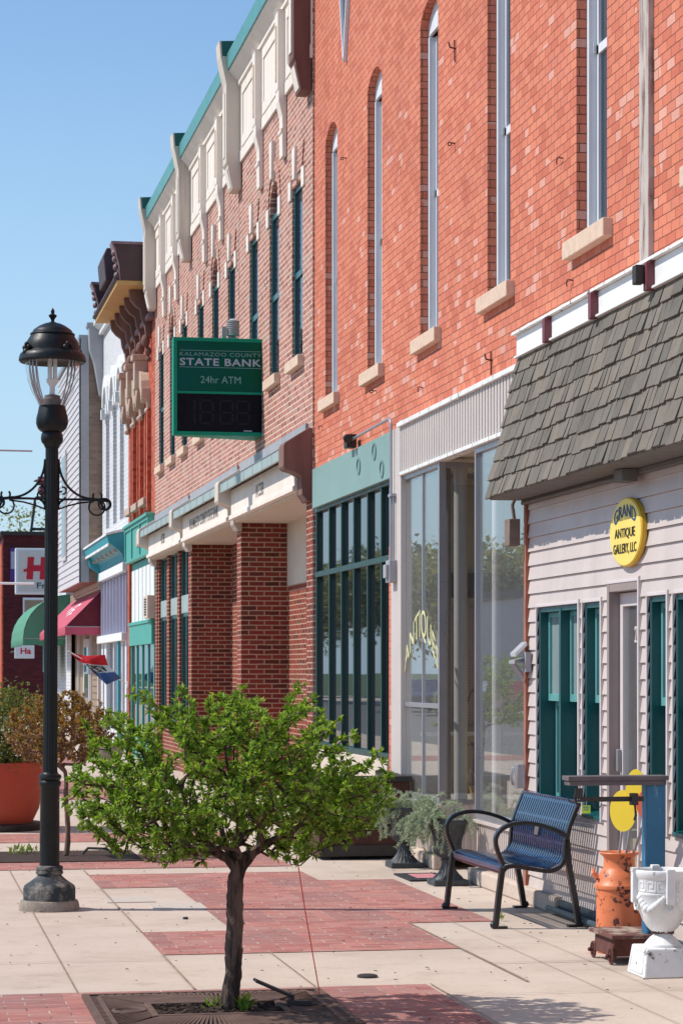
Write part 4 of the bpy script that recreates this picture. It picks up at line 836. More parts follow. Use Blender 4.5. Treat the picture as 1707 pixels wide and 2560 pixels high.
for i in range(n):
    y = I0+.62+(I1-I0-1.1)*i/(n-1); b = MB()
    b.yprism([(WB, 7.55), (WB-.10, 7.58), (WB-.12, 7.75), (WB-.18, 7.9), (WB-.20, 8.05), (WB-.30, 8.12), (WB-.38, 8.22), (WB-.40, 8.399), (WB, 8.399)], y-.065, y+.065); b.ball((WB-.1, y, 7.5), .1, 6, .8, .9, 1.2); b.ball((WB-.06, y, 7.32), .07, 6, .8, .9, 1.3); b.ball((WB-.05, y, 7.18), .045, 6, 1, 1, 1.3)
    b.build('scroll_bracket', M['dark_stone'], it, bevel=.01)
fz = MB(); fz.box(WB-.06, WB-.001, I0+.1, I1-.1, 7.92, 8.359); fz.box(WB-.12, WB-.001, I0+.1, I1-.1, 7.84, 7.919); fz.build('frieze', M['cornice_lilac'], it, bevel=.008)
s = MB(); s.box(WB-.10, WB-.0, I0+.03, I1-.38, 3.70, 4.36); s.box(WB-.16, WB, I0+.03, I1-.38, 4.361, 4.42)
so = s.build('sign_panel', M['store_teal'], it, bevel=.01)
q = MB()
for y in (I0+.06, (I0+I1)/2-.9, (I0+I1)/2+.6, I1-.55): q.box(WB-.125, WB-.101, y, y+.10, 3.76, 4.30)
q.box(WB-.127, WB-.101, I0+.03, I1-.38, 4.301, 4.355); q.build('panel_moulding', M['store_teal'], so)
MB().box(WB-.13, WB-.101, Yw(352, WB-.1), Yw(344, WB-.1), 3.92, 4.16).build('number_plate', M['tan_hood'], so)
tr = MB(); n = 6; y0, y1 = I0+.32, I1-.40
for i in range(n): a, b = y0+(y1-y0)*i/n, y0+(y1-y0)*(i+1)/n; tr.box(WB+.02, WB+.06, a+.05, b-.05, 2.52, 3.56)
tr.build('transom_panel', M['white_paint'], it)
sf = MB(); sf.box(WB+.03, WB+.055, y0, y1, 2.5, 3.70); sf.box(WB-.03, WB+.03, y0, y1, 2.12, 2.499); sf.box(WB-.05, WB+.03, y0-.05, y1, 2.5, 2.56)
for i in range(5): y = y0+(y1-y0)*i/4; sf.box(WB+.012, WB+.10, y-.05, y+.05, 0, 2.12)
sf.box(WB+.0, WB+.10, y0, y1, 0, .5); so = sf.build('storefront', M['store_teal'], it, bevel=.005)
MB().box(WB+.035, WB+.045, y0, y1, .5, 2.12).build('pane', M['glass_dark'], so)
Y = Yw(368, WB-.1); ac = thing('air_conditioner', 'boxy cream window air conditioner above the teal storefront door', 'air conditioner', (WB, Y, 2.56))
MB().box(WB-.13, WB+.02, Y-.33, Y+.33, 2.57, 2.97).build('casing', M['cream_paint'], ac, bevel=.01); g = MB()
for k in range(7): g.box(WB-.136, WB-.131, Y-.2, Y+.2, 2.62+k*.045, 2.645+k*.045)
g.build('grille', M['dark_metal'], ac)

# ------------------------------------------------------------------ white brick building
W0, W1 = I1+.005, Yw(256, WB)
wh = thing('white_brick_building', 'white painted brick building with blue grey panels and aqua shop cornice', 'building', (WB, W0, 0))
ww = []
for x in (305.5, 288, 270): c = Yw(x, WB); ww.append((c-.42, c+.42, 4.7, 7.3, .4))
mb = MB(); wall_x(mb, WB, W0, W1, 4.2, 9.2, ww, .22); mb.add([(WB,W0,9.2),(12,W0,9.2),(12,W1,9.2),(WB,W1,9.2)], [(0,1,2,3)]); mb.add([(WB,W1,0),(WB,W1,9.2),(12,W1,9.2),(12,W1,0)], [(0,1,2,3)]); mb.add([(WB,W0,8.3),(12,W0,8.3),(12,W0,9.2),(WB,W0,9.2)], [(0,1,2,3)]); mb.build('wall', M['white_brick'], wh)
for c in ww:
    m_ = (c[0]+c[1])/2; f = MB(); f.box(WB+.12, WB+.17, c[0], c[0]+.07, c[2], c[3]); f.box(WB+.12, WB+.17, c[1]-.07, c[1], c[2], c[3]); f.box(WB+.122, WB+.17, c[0]+.07, c[1]-.07, 5.95, 6.02); wo = f.build('window', M['white_paint'], wh)
    MB().box(WB+.15, WB+.16, c[0], c[1], c[2], c[3]+.4).build('pane', M['glass_dark'], wo)
    h = MB(); hp = arcpts(c[0]-.02, c[1]+.02, 7.32, .42, 12); hq = arcpts(c[0]-.22, c[1]+.22, 7.32, .66, 12)
    for p, q, r, s_ in zip(hp, hp[1:], hq, hq[1:]): h.prism([(WB-.08, p[0], p[1]), (WB-.08, r[0], r[1]), (WB-.08, s_[0], s_[1]), (WB-.08, q[0], q[1])], (.085, 0, 0))
    h.box(WB-.10, WB, c[0]-.24, c[0]-.04, 7.1, 7.31); h.box(WB-.10, WB, c[1]+.04, c[1]+.24, 7.1, 7.31); h.build('window_hood', M['white_paint'], wo, bevel=.006)
e = MB()
e.yprism([(WB, 7.6), (WB-.08, 7.7), (WB-.13, 8.0), (WB-.20, 8.4), (WB-.30, 8.7), (WB-.32, 9.15), (WB-.36, 9.2), (WB-.36, 9.28), (WB+.1, 9.28)] , W1-.35, W1)
e.build('end_bracket', M['zinc'], wh, bevel=.01)
cc = MB(); cc.yprism([(WB, 9.0), (WB-.1, 9.0), (WB-.1, 9.1), (WB-.22, 9.2), (WB-.22, 9.26), (WB, 9.26)], W0, W1-.36); cc.build('cornice', M['white_paint'], wh, bevel=.006)
c = MB(); c.yprism([(WB, 3.78), (WB-.06, 3.78), (WB-.10, 3.95), (WB-.30, 4.12), (WB-.36, 4.15), (WB-.40, 4.30), (WB, 4.40)], W0+.3, W1-.02); c.build('shop_cornice', M['aqua'], wh, bevel=.006)
c = MB(); c.yprism([(WB, 4.402), (WB-.42, 4.302), (WB-.42, 4.345), (WB, 4.46)], W0+.26, W1); c.box(WB-.375, WB-.35, W0+.3, W1-.02, 4.10, 4.15); c.build('cornice_cap', M['old_white'], wh)
c = MB(); n = 6
for i in range(n): y = W0+.7+(W1-W0-1.2)*i/(n-1); c.box(WB-.24, WB-.09, y-.12, y+.12, 3.99, 4.05)
c.build('dentil', M['tan_hood'], wh)
c = MB(); c.yprism([(WB-.02, 3.6), (WB-.10, 3.6), (WB-.12, 3.8), (WB-.28, 3.9), (WB-.34, 4.1), (WB-.02, 4.1)], W1-.3, W1-.1); c.build('end_scroll', M['aqua'], wh, bevel=.01)
p = MB(); n = 8
p.box(WB+.03, WB+.06, W0+.2, W1-.05, 2.3, 3.6)
for i in range(n+1): y = W0+.2+(W1-W0-.3)*i/n; p.box(WB-.03, WB+.029, y, y+.06, 2.4, 3.6)
p.build('metal_panel', M['lilac'], wh, bevel=.004)
b = MB(); b.box(WB-.10, WB+.05, W0+.2, W1-.03, 3.601, 3.779); b.box(WB-.12, WB+.05, W0+.2, W1-.03, 2.24, 2.399); b.build('white_band', M['white_paint'], wh, bevel=.006)
b = MB()
for y, wd_ in ((W0+.25, .3), (W0+1.1, .12), ((W0+W1)/2, .12), (W1-1.3, .5), (W1-.4, .35)): b.box(WB-.02, WB+.1, y, y+wd_, 0, 2.24)
b.box(WB, WB+.09, W0+.2, W1, 0, .45); so = b.build('storefront', M['frame_white'], wh, bevel=.005); MB().box(WB+.06, WB+.07, W0+.2, W1, .45, 2.24).build('pane', M['glass_dark'], so)
b = MB(); b.box(WB-.06, WB-.021, W0+1.6, W0+1.85, 0, 2.24); b.build('aqua_post', M['aqua'], wh, bevel=.005)

# ------------------------------------------------------------------ grey clapboard building
XG = 3.95; K0 = W1+.01; K1 = K0+7.6
kb = thing('clapboard_building', 'grey white clapboard building with tan brick side wall above a red awning', 'building', (XG, K0, 0))
mb = MB(); mb.box(XG+.03, 12, K0, K1, 3.62, 8.96); mb.build('side_wall', M['tan_brick'], kb)
c = MB(); z = 3.62
while z < 8.9: c.add([(XG-.02,K0,z),(XG-.02,K1,z),(XG,K1,z+.15),(XG,K0,z+.15),(XG+.028,K0,z),(XG+.028,K1,z),(XG+.028,K1,z+.15),(XG+.028,K0,z+.15)], [(0,3,2,1),(0,1,5,4),(3,7,6,2),(0,4,7,3),(1,2,6,5)]); z += .152
c.build('clapboard', M['clapboard'], kb)
c = MB(); c.box(XG-.05, XG+.16, K0-.02, K0-.001, 3.6, 9.0); c.box(XG-.05, XG-.021, K0-.02, K0+.14, 3.6, 9.0); c.box(XG-.06, 12, K0-.03, K1, 8.965, 9.05); c.build('corner_trim', M['alu'], kb)
c = MB(); y = K0+4.4; c.box(XG-.06, XG-.021, y, y+1.3, 4.3, 6.9); wo = c.build('window', M['trim_white'], kb); MB().box(XG-.066, XG-.061, y+.12, y+1.18, 4.4, 6.8).build('pane', M['glass_dark'], wo)
c = MB(); c.box(WB, 12, K0+.0, K1+6, 0, 3.61); c.build('ground_floor', M['tan_siding'], kb)
c = MB(); c.box(WB-.10, WB-.001, K0, K1, 3.50, 3.61); c.box(WB-.06, WB-.001, K0, K1, 3.44, 3.499); c.build('belt_course', M['tan_hood'], kb)
for y in (K0+.5, K0+2.6, K0+4.6, K0+6.4): MB().box(WB-.05, WB-.001, y, y+.18, 0, 2.9).build('post', M['trim_white'], kb)
c = MB(); z = .1
while z < 2.4: c.box(WB-.02, WB-.001, K0+.7, K0+2.5, z, z+.13); z += .15
c.build('shutter', M['tan_siding'], kb); 
c = MB(); c.box(WB-.06, WB-.001, K0+2.9, K0+4.5, .1, 2.4); wo = c.build('door', M['trim_white'], kb); MB().box(WB-.066, WB-.061, K0+3.1, K0+4.3, .9, 2.2).build('pane', M['glass_dark'], wo)
def awning(nm, label, prof, y0, y1, m, mdark, loc):
    t = thing(nm, label, 'awning', loc); mb = MB(); th = .015
    inner = [(p[0]+.012, p[1]-.014) for p in prof]
    mb.prism([(p[0], y0, p[1]) for p in prof] + [(p[0], y0, p[1]) for p in inner[::-1]], (0, y1-y0, 0)); mb.build('canopy', m, t)
    for y in (y0, y1-.012): MB().prism([(p[0]+.004, y, p[1]-.005) for p in prof] + [(prof[0][0], y, prof[-1][1]), ], (0, .012, 0)).build('end_panel', mdark, t)
    v = MB(); n = 26
    for i in range(n): a, b = y0+(y1-y0)*i/n, y0+(y1-y0)*(i+1)/n; e = prof[-1]; v.add([(e[0]-.004,a,e[1]),(e[0]-.004,b,e[1]),(e[0]-.004,b-.05,e[1]-.16),(e[0]-.004,(a+b)/2,e[1]-.19),(e[0]-.004,a+.05,e[1]-.16),(e[0]+.008,a,e[1]),(e[0]+.008,b,e[1]),(e[0]+.008,b-.05,e[1]-.16),(e[0]+.008,(a+b)/2,e[1]-.19),(e[0]+.008,a+.05,e[1]-.16)], [(0,1,2,3,4),(9,8,7,6,5),(0,4,9,5),(1,6,7,2),(2,7,8,3),(3,8,9,4)])
    n = 6
    for i in range(n): a, b = prof[0][0]+(prof[-1][0]-prof[0][0])*i/n, prof[0][0]+(prof[-1][0]-prof[0][0])*(i+1)/n; v.box(min(a,b), max(a,b), y0, y0+.012, prof[-1][1]-(.19 if i % 2 else .17), prof[-1][1]-.001)
    v.build('valance', m, t); fr = MB(); fr.tube([(prof[-1][0]+.02, y0, prof[-1][1]), (WB, y0, prof[-1][1])], .012, 6); fr.tube([(prof[-1][0]+.02, y1, prof[-1][1]), (WB, y1, prof[-1][1])], .012, 6); fr.build('frame', M['alu'], t); return t
XA = XatY(164, K0+.05)
aw = awning('red_awning', 'sloped red canvas awning with a scalloped edge over the shop door', [(WB-.01, 3.42), (XA, 2.62)], K0+.05, K0+9.6, M['red_awning'], mat('shaded_red_canvas', px(110,24,42,.8), .8, .1, 3), (WB, K0, 2.6))  # end panels take a darker red, their shade painted into the canvas
lw = MB(); dx, dz = XA-WB, -.8; un = Vector((dx, 0, dz)).normalized(); p0 = Vector((WB, K0+3.0, 3.42)); nn = Vector((dz, 0, -dx)).normalized(); nn = nn if nn.x < 0 else -nn
for k, (a, b, c_, d) in enumerate([(.30,.0,.36,1.6), (.44,.5,.5,2.2), (.56,.2,.60,1.2), (.34,2.3,.42,3.0)]):
    s = Vector((dx, 0, dz)); lw.strap([p0 + s*a + nn*.008 + Vector((0,b,0)), p0 + s*(a*.6+c_*.4-.05) + nn*.008 + Vector((0,(b+d)/2,0)), p0 + s*c_ + nn*.008 + Vector((0,d,0))], un, .07, .006)
lw.build('script_mark', M['white_paint'], aw)
GA, GB = K0+9.9, K0+16.5; XGa = XatY(40, GA+4)
prof = [(WB-.02 - (WB-.02-XGa)*math.sin(PI/2*i/8), 2.5 + 1.15*math.cos(PI/2*i/8)) for i in range(9)]
awning('green_awning', 'rounded pale green canvas awning beyond the red one', prof, GA, GB, M['green_awning'], M['green_awning'], (WB, GA, 2.5))
b2 = thing('white_shop', 'low white shop front under the green awning with a teal curtain', 'building', (WB, GA, 0))
c = MB(); c.box(WB-.1, 12, K1+2.4, GB+2, 3.3, 3.9); c.box(WB-.12, WB-.1, K0+8, GB+1, 0, 3.29); c.build('wall', M['white_brick'], b2)
c = MB(); n = 12
for i in range(n): c.tube([(WB-.5, GA+.3+i*.16, 1.62), (WB-.5, GA+.3+i*.16, 2.35)], .09, 6)
c.build('curtain', M['teal_light'], b2)
c = MB(); c.box(WB-.3, WB-.12, GB-1.0, GB-.2, .7, 2.3); c.build('white_post', M['white_paint'], b2)

# ------------------------------------------------------------------ plum brick building with the shop signs
YP = 86.0; x0 = XatY(9, YP); dp = YP*CS + x0*SN
zt = EYE + (YH-1338)*dp/F
pb = thing('plum_brick_building', 'plum coloured brick building closing the street with a flat roof', 'building', (x0, YP, 0))
MB().box(x0, 14, YP, YP+22, 0, zt).build('wall', M['plum_brick'], pb); MB().box(x0-.1, 14, YP-.1, YP+22, zt+.001, zt+.14).build('roof_edge', M['dark_metal'], pb)
MB().box(x0-.06, x0-.001, YP-.02, YP+22, .4, zt-.3).build('street_front', M['orange_brick'], pb)
a, b = XatY(26, YP), XatY(48, YP); zz = lambda y: EYE + (YH-y)*dp/F
po = MB().box(a, b+.8, YP-.06, YP-.001, zz(1452), zz(1370)).build('purple_panel', M['purple'], pb); MB().box(a+.03, b+.7, YP-.07, YP-.061, zz(1422), zz(1379)).build('white_panel', M['lilac'], po)
wn = MB().box(XatY(58, YP), XatY(110, YP), YP-.08, YP-.001, zz(1565), zz(1494)).build('window', M['frame_white'], pb); MB().box(XatY(62, YP), XatY(108, YP), YP-.09, YP-.081, zz(1560), zz(1500)).build('pane', M['tan_siding'], wn)
rf = thing('roof_vent_frame', 'black pipe frame with a small pink roofed vent on the plum building', 'frame', (XatY(88, YP), YP+1, zt))
m_ = MB(); xa = XatY(77, YP+1); xb = XatY(89, YP+1); xc = XatY(118, YP+1)
m_.tube([(xa, YP+1, zt), (xb, YP+1, zz(1238))], .05, 6); m_.tube([(xb, YP+1, zz(1238)), (xc, YP+1, zz(1236))], .05, 6); m_.tube([(xa+.05, YP+1, zz(1318)), (xc, YP+1, zz(1317))], .05, 6); m_.tube([(xc, YP+1, zt), (xc, YP+1, zz(1236))], .05, 6); m_.build('pipe_frame', M['dark_metal'], rf)
m_ = MB(); xv = XatY(110, YP+1); m_.frustum(xv, YP+1, zz(1205), zz(1185), .28, .28, .2, .2); m_.frustum(xv, YP+1, zz(1196), zz(1185), .36, .36, .04, .04); m_.ball((xv, YP+1, zz(1220)), .22, 8); m_.build('vent', M['maroon'], rf)
YSg = 74.0; xa = XatY(39.5, YSg); ds = YSg*CS+xa*SN; sz = lambda y: EYE+(YH-y)*ds/F; sw_ = (159)*ds/F
sg = thing('market_sign', 'large white sign with red script letters hung in front of the plum brick wall', 'sign', (xa, YSg, sz(1485)))
MB().box(xa, xa+sw_, YSg, YSg+.35, sz(1485), sz(1370)).build('cabinet', M['frame_white'], sg, bevel=.02)
MB().box(xa+.09, xa+sw_-.09, YSg-.012, YSg-.001, sz(1479), sz(1376)).build('face', M['sign_white'], sg)
put_text(sg, 'Ha', (xa+27*ds/F, YSg-.013, sz(1449)), (1,0,0), (0,0,1), 82*ds/F, 57*ds/F, M['red_letter'], bold=.07, italic=.06); MB().obox((xa+29*ds/F, YSg-.032, sz(1425)), (9*ds/F,0,.02), (0,.003,0), (0,0,3.5*ds/F)).build('lettering', M['red_letter'], sg)
put_text(sg, 'Fre', (xa+53*ds/F, YSg-.013, sz(1471)), (1,0,0), (0,0,1), 36*ds/F, 15*ds/F, M['green_letter'], bold=.02)
MB().box(xa+sw_*.5, xa+sw_*.6, YSg+.1, YSg+12, sz(1400), sz(1390)).build('mounting_arm', M['dark_metal'], sg)
xa = XatY(38, YSg+2); sg = thing('small_market_sign', 'small white sign with red script letters below the green awning', 'sign', (xa, YSg+2, sz(1645)))
MB().box(xa, xa+.62, YSg+2, YSg+2.15, sz(1645), sz(1612)).build('cabinet', M['frame_white'], sg, bevel=.01); put_text(sg, 'Ha', (xa+.18, YSg+1.998, sz(1634)), (1,0,0), (0,0,1), .34, .2, M['red_letter'], bold=.03)
MB().box(xa+.3, xa+.36, YSg+2.16, YSg+12, sz(1625), sz(1620)).build('mounting_arm', M['dark_metal'], sg)
# traffic signal pole out to the left whose arms reach into view
tp_ = thing('signal_pole', 'grey street pole with two thin arms reaching in from the left', 'pole', (-1.5, 60, 0)); X2 = XatY(82, 60); d6 = 60*CS
m_ = MB(); m_.tube([(-1.5, 60, 0), (-1.5, 60, 9)], [.12, .08], 12); m_.build('post', M['alu'], tp_)
m_ = MB(); m_.tube([(-1.5, 60, EYE+(YH-1120)*d6/F), (X2, 60, EYE+(YH-1122)*d6/F)], .022, 8); m_.build('arm', mat('pinkish_arm', px(190,160,160,.7), .5), tp_)
m_ = MB(); m_.tube([(-1.5, 60, EYE+(YH-1454)*d6/F), (XatY(86, 60), 60, EYE+(YH-1457)*d6/F)], .03, 8); m_.build('arm', M['white_paint'], tp_)
# ------------------------------------------------------------------ street lamp
def street_lamp():
    bx0, by0 = G(124, 2274); sc_ = Dg(2274)/F; y0 = 2281.0
    t = thing('street_lamp', 'black fluted lamp post with clear acorn globe and scrolled banner arms', 'street lamp', (bx0, by0, 0))
    def prof(pts): return [(hw*sc_, max((y0-y)*sc_, 0)) for y, hw in pts]
    o = (bx0, by0, 0)
    MB().lathe(prof([(2281,76),(2272,75),(2262,73),(2257,70),(2255,64)]), o, 40).build('footing', M['foot_concrete'], t)
    MB().lathe(prof([(2256,65),(2228,65),(2221,63),(2217,58),(2216,57),(2213,52),(2206,42),(2199,34),(2193,29),(2192,33),(2188,34.5),(2183,33),(2182,30),(2181,33),(2177,34),(2172,33),(2170,26)]), o, 40).build('base', M['lamp_base'], t)
    p = MB(); p.lathe(prof([(2170,25.5),(2150,25),(1975,24),(1972,26),(1966,28),(1961,27),(1957,24),(1956,26),(1950,29),(1944,27.5),(1942,22),(1938,19.5),(1936,19)]), o, 36)
    p.lathe(prof([(1936,18.6),(1700,17.4),(1127,16.2)]), o, 64, flute=.07, nf=16)
    p.lathe(prof([(1127,17),(1118,21),(1113,26),(1104,28),(1094,27),(1088,24),(1085,30),(1078,37),(1066,41.5),(1052,41),(1038,37),(1026,33.5),(1021,32),(1020,24)]), o, 40, flute=.05, nf=8, zr=[((y0-1086)*sc_, (y0-1030)*sc_)])
    p.build('post', M['black'], t)
    s = MB(); s.lathe(prof([(1021,23),(1005,23),(1003,20),(996,19),(994,13),(993,5)]), o, 24); s.build('socket', M['scale_board'], t)
    b = MB(); b.lathe(prof([(993,7),(975,6.5),(970,9),(962,14.5),(954,15)]), o, 20)
    for k in range(4): a = PI/4+PI/2*k; b.tube([(bx0+9*sc_*math.cos(a), by0+9*sc_*math.sin(a), (y0-955)*sc_), (bx0+9*sc_*math.cos(a), by0+9*sc_*math.sin(a), (y0-905)*sc_)], 5*sc_, 8)
    b.build('bulb', M['white_paint'], t)
    gp = [(1022,33),(1005,41),(985,52),(960,61),(935,66.5),(912,68.5),(905,68.5)]
    MB().lathe(prof(gp), o, 40, cap=False).build('globe', M['clear_glass'], t)
    r = MB(); pr = prof(gp)
    for k in range(4):
        a = PI/4+PI/2*k-.04
        for da in (-.17, 0, .17): r.tube([(bx0+(q[0]+.004)*math.cos(a+da), by0+(q[0]+.004)*math.sin(a+da), q[1]) for q in pr], .0045, 6)
    r.build('globe_rib', M['alu'], t)
    c = MB(); c.lathe(prof([(905,66),(914,80),(909,84),(901,83),(893,80),(887,72),(885,68.5),(874,67.5),(860,63),(849,56),(846,54),(844,56),(841,55),(838,50),(833,48),(829,43),(822,33),(816,20),(814,12),(812,7)]), o, 44)
    for k in range(4):
        a = PI/4*.6+PI/2*k; q = 74*sc_
        for j, (dz, rr) in enumerate([(0,.028),(.03,.022),(.055,.016),(.035,.016)]): c.ball((bx0+q*math.cos(a+(.14 if j == 3 else -.08 if j == 1 else 0)), by0+q*math.sin(a+(.14 if j == 3 else -.08 if j == 1 else 0)), (y0-893)*sc_+dz), rr, 6)
    c.build('cap', M['black'], t)
    MB().lathe(prof([(814,5),(808,4),(803,6),(798,10),(795,10.5),(793,7),(790,3.5),(787,5),(782,4),(777,1.2),(775.5,.2)]), o, 20).build('finial', M['black'], t)
    for sg in (-1, 1):
        a = MB(); zc = (y0-1253)*sc_; X = lambda px_: bx0 + sg*px_*sc_
        def P(u, v): return (X(u), by0, zc + v*sc_)
        n = 14
        a.tube([P(17+73*(1-math.cos(PI/2*i/n))*1.15, 96*(1-math.sin(PI/2*i/n))+1) for i in range(n+1)] + [P(125, -2), P(145, -6)], .0085, 6)
        a.tube([P(17,-16), P(22,-8), P(30,-2), P(60,-1), P(115,-2)], .0085, 6); a.tube([P(16,-27), P(40,-18), P(70,-10), P(105,-6)], .006, 6)
        a.tube([P(17,98), P(17,-28)], .007, 6)
        a.torus((X(114), by0, zc+8*sc_), 11*sc_, .0075, (0,1,0), 18, 6, 0, 4.6); a.torus((X(131), by0, zc-12*sc_), 14*sc_, .0065, (0,1,0), 18, 6); a.torus((X(134), by0+.02, zc-12*sc_), 15*sc_, .005, (.2,1,0), 18, 6); a.torus((X(113), by0, zc-20*sc_), 20*sc_, .0065, (0,1,0), 24, 6)
        a.tube([P(118,-2), P(124,-10), P(128,-20), P(134,-24)], .009, 6)
        a.torus((X(27), by0, zc+20*sc_), 9*sc_, .006, (0,1,0), 14, 6, -1.0, 2.4); a.torus((X(25), by0, zc+8*sc_), 10*sc_, .0065, (0,1,0), 16, 6, 1.2, 5.6)
        a.build('scroll_arm', M['black'], t)
    t.rotation_euler = (0, math.radians(.33), 0)
street_lamp()

# ------------------------------------------------------------------ trees
def grow(seed, base, crotch, env, ntips, step=.05, limbs=8, jitter=.35, shoots=0):
    """skeleton: nodes (pos, parent); env(r) draws a random crown point"""
    r = random.Random(seed); nodes = [(Vector(base), -1)]
    b, c = Vector(base), Vector(crotch); k = max(int((c-b).length/.08), 3)
    for i in range(1, k+1):
        q = b.lerp(c, i/k); wv = math.sin(i/k*PI); nodes.append((q + Vector((r.uniform(-1,1)*.008 + wv*.012, r.uniform(-1,1)*.008, 0)), len(nodes)-1))
    root = len(nodes)-1; tips = []; pts = sorted([env(r) for _ in range(ntips)], key=lambda p: (p-c).length)
    for p in pts:
        best, bd = None, 1e9
        for i in range(root, len(nodes)):
            q, pa = nodes[i]; d = (p-q); L = d.length
            if L < 1e-4: continue
            pen = 0
            if pa >= 0 and i != root:
                dr = (q - nodes[pa][0]).normalized(); pen = (1 - dr.dot(d)/L) * .55 * L
            s = L + pen + (q-c).length*.28
            if s < bd: bd, best = s, i
        q = nodes[best][0]; d = p-q; L = d.length; m = max(int(L/step), 1); par = best; off = Vector((r.uniform(-1,1), r.uniform(-1,1), r.uniform(-.4,1)))*L*.10
        for i in range(1, m+1):
            u = i/m; nodes.append((q + d*u + off*math.sin(u*PI) + Vector((r.uniform(-1,1), r.uniform(-1,1), r.uniform(-1,1)))*.006, par)); par = len(nodes)-1
        tips.append(par)
    return nodes, root, tips
def tree_mesh(nodes, root, rad_tip, rad_base, expo=1.75):
    n = len(nodes); kids = [[] for _ in range(n)]
    for i, (p, pa) in enumerate(nodes):
        if pa >= 0: kids[pa].append(i)
    load = [0]*n
    for i in range(n-1, -1, -1): load[i] = 1 if not kids[i] else sum(load[k] for k in kids[i])
    mx = load[0]; R = [rad_tip + (rad_base-rad_tip)*(load[i]/mx)**(1/expo) for i in range(n)]
    trunk, br = MB(), MB()
    chains = []
    def walk(start):
        stack = [start]
        while stack:
            s = stack.pop(); ch = [nodes[s][1], s] if nodes[s][1] >= 0 else [s]; cur = s
            while kids[cur]:
                ks = sorted(kids[cur], key=lambda k: -load[k])
                for k in ks[1:]: stack.append(k)
                cur = ks[0]; ch.append(cur)
            chains.append(ch)
    walk(0)
    tr = set(range(root+1))
    for ch in chains:
        if len(ch) < 2: continue
        rs = [R[i] for i in ch]
        if nodes[ch[0]][1] >= 0 or ch[0] == 0:
            if ch[0] != 0: rs[0] = min(rs[0], rs[1]*1.25)
        a = [i for i in ch if i in tr]
        if ch[0] == 0:
            k = len(a); pr = [R[i] for i in ch]
            trunk.tube([nodes[i][0] for i in ch[:k+1]], [rad_base*(1.12 if i == 0 else 1.03 if i == 1 else 1.0 - .12*i/k) * (1+.05*math.sin(i*2.3)) for i in range(k)] + [rad_base*.8], 14)
            if len(ch) > k+1: br.tube([nodes[i][0] for i in ch[k-1:]], [rad_base*.85, rad_base*.8] + [min(x, rad_base*.75) for x in pr[k+1:]], 7)
        else: br.tube([nodes[i][0] for i in ch], rs, 6 if max(rs) > .006 else 4)
    return trunk, br, R, kids
def leaf_at(mb, p, d, up, L, wd):
    s = d.cross(up); s = s.normalized() if s.length > 1e-4 else Vector((1,0,0)); nn = s.cross(d).normalized()
    a = p + d*L*.45 + s*wd*.5 + nn*L*.08; b = p + d*L*.45 - s*wd*.5 + nn*L*.08
    mb.add([p, a, p + d*L - nn*L*.1, b], [(0,1,2), (0,2,3)])
def crabapple(name, label, base_px, crotch_px, env, seed, ntips, rb, mats, group=None, leafL=(.022,.042), dens=.030, blossom=0, bark='bark', cluster=(4,7)):
    x, y = G(*base_px); d = Dg(base_px[1]); base = Vector((x, y, 0)); cr = PD(*crotch_px, d)
    t = thing(name, label, 'tree', tuple(base), group)
    nodes, root, tips = grow(seed, base, cr, lambda r: env(r, base), ntips)
    tr, br, R, kids = tree_mesh(nodes, root, .0018, rb); tk = tr.build('trunk', M[bark], t); sm = tk.modifiers.new('smooth', 'SUBSURF'); sm.levels = sm.render_levels = 2; tx = bpy.data.textures.new('bark_lumps', 'CLOUDS'); tx.noise_scale = .035; dm = tk.modifiers.new('lumps', 'DISPLACE'); dm.texture = tx; dm.strength = rb*.42; dm.mid_level = .5; br.build('branches', M[bark], t)
    r = random.Random(seed+1); lv = MB(); bl = MB()
    for i in range(root+1, len(nodes)):
        p, pa = nodes[i]
        if R[i] > .0075: continue
        q = nodes[pa][0]; ax = (p-q); L = ax.length
        if L < 1e-5: continue
        ax = ax.normalized(); tip = not kids[i]; k = max(1, int(L/dens + r.random()))
        for j in range(k):
            pos = q.lerp(p, (j+r.random())/k); sd = Vector((r.gauss(0,1), r.gauss(0,1), r.gauss(0,1)+.5)); sd = (sd - ax*sd.dot(ax)).normalized()
            hd = (ax*r.uniform(.2,.9) + sd + Vector((0,0,.35))).normalized(); pos2 = pos + hd*r.uniform(.004,.014)
            for m in range(r.randint(*cluster)):
                dd = (hd + Vector((r.gauss(0,1), r.gauss(0,1), r.gauss(0,1)))*.62).normalized(); l = r.uniform(*leafL)
                if blossom and r.random() < blossom * (1.0 if (pos.z-base.z) < 1.15 else .35): leaf_at(bl, pos2, dd, Vector((r.gauss(0,1), r.gauss(0,1), 1)), l*.62, l*.5)
                else: leaf_at(lv, pos2, dd, Vector((r.gauss(0,.5), r.gauss(0,.5), 1)), l, l*r.uniform(.36,.5))
    lv.build('leaves', mats[0], t)
    if blossom: bl.build('blossoms', mats[1], t)
    return t
def env_main(r, base):
    while True:
        v = Vector((r.uniform(-1,1), r.uniform(-1,1), r.uniform(-1,1)))
        if v.length > 1 or v.length < .28: continue
        if r.random() > .35 + .65*v.length: continue
        z = 1.04 + v.z*(.46 if v.z > 0 else .37)
        p = Vector((base.x + .02 + v.x*.79, base.y + v.y*.62, z))
        if v.z > .3 and r.random() < .3: p.z += r.uniform(.03,.16)
        if v.z < -.3 and abs(v.x) < .22: p.z += .08
        return p
crabapple('crabapple_tree', 'small crab apple tree in bright spring leaf growing from an iron grate', (571, 2531), (590, 2172), env_main, 11, 1000, .044, (M['leaf1'],), leafL=(.021,.044), dens=.016, cluster=(6,9))
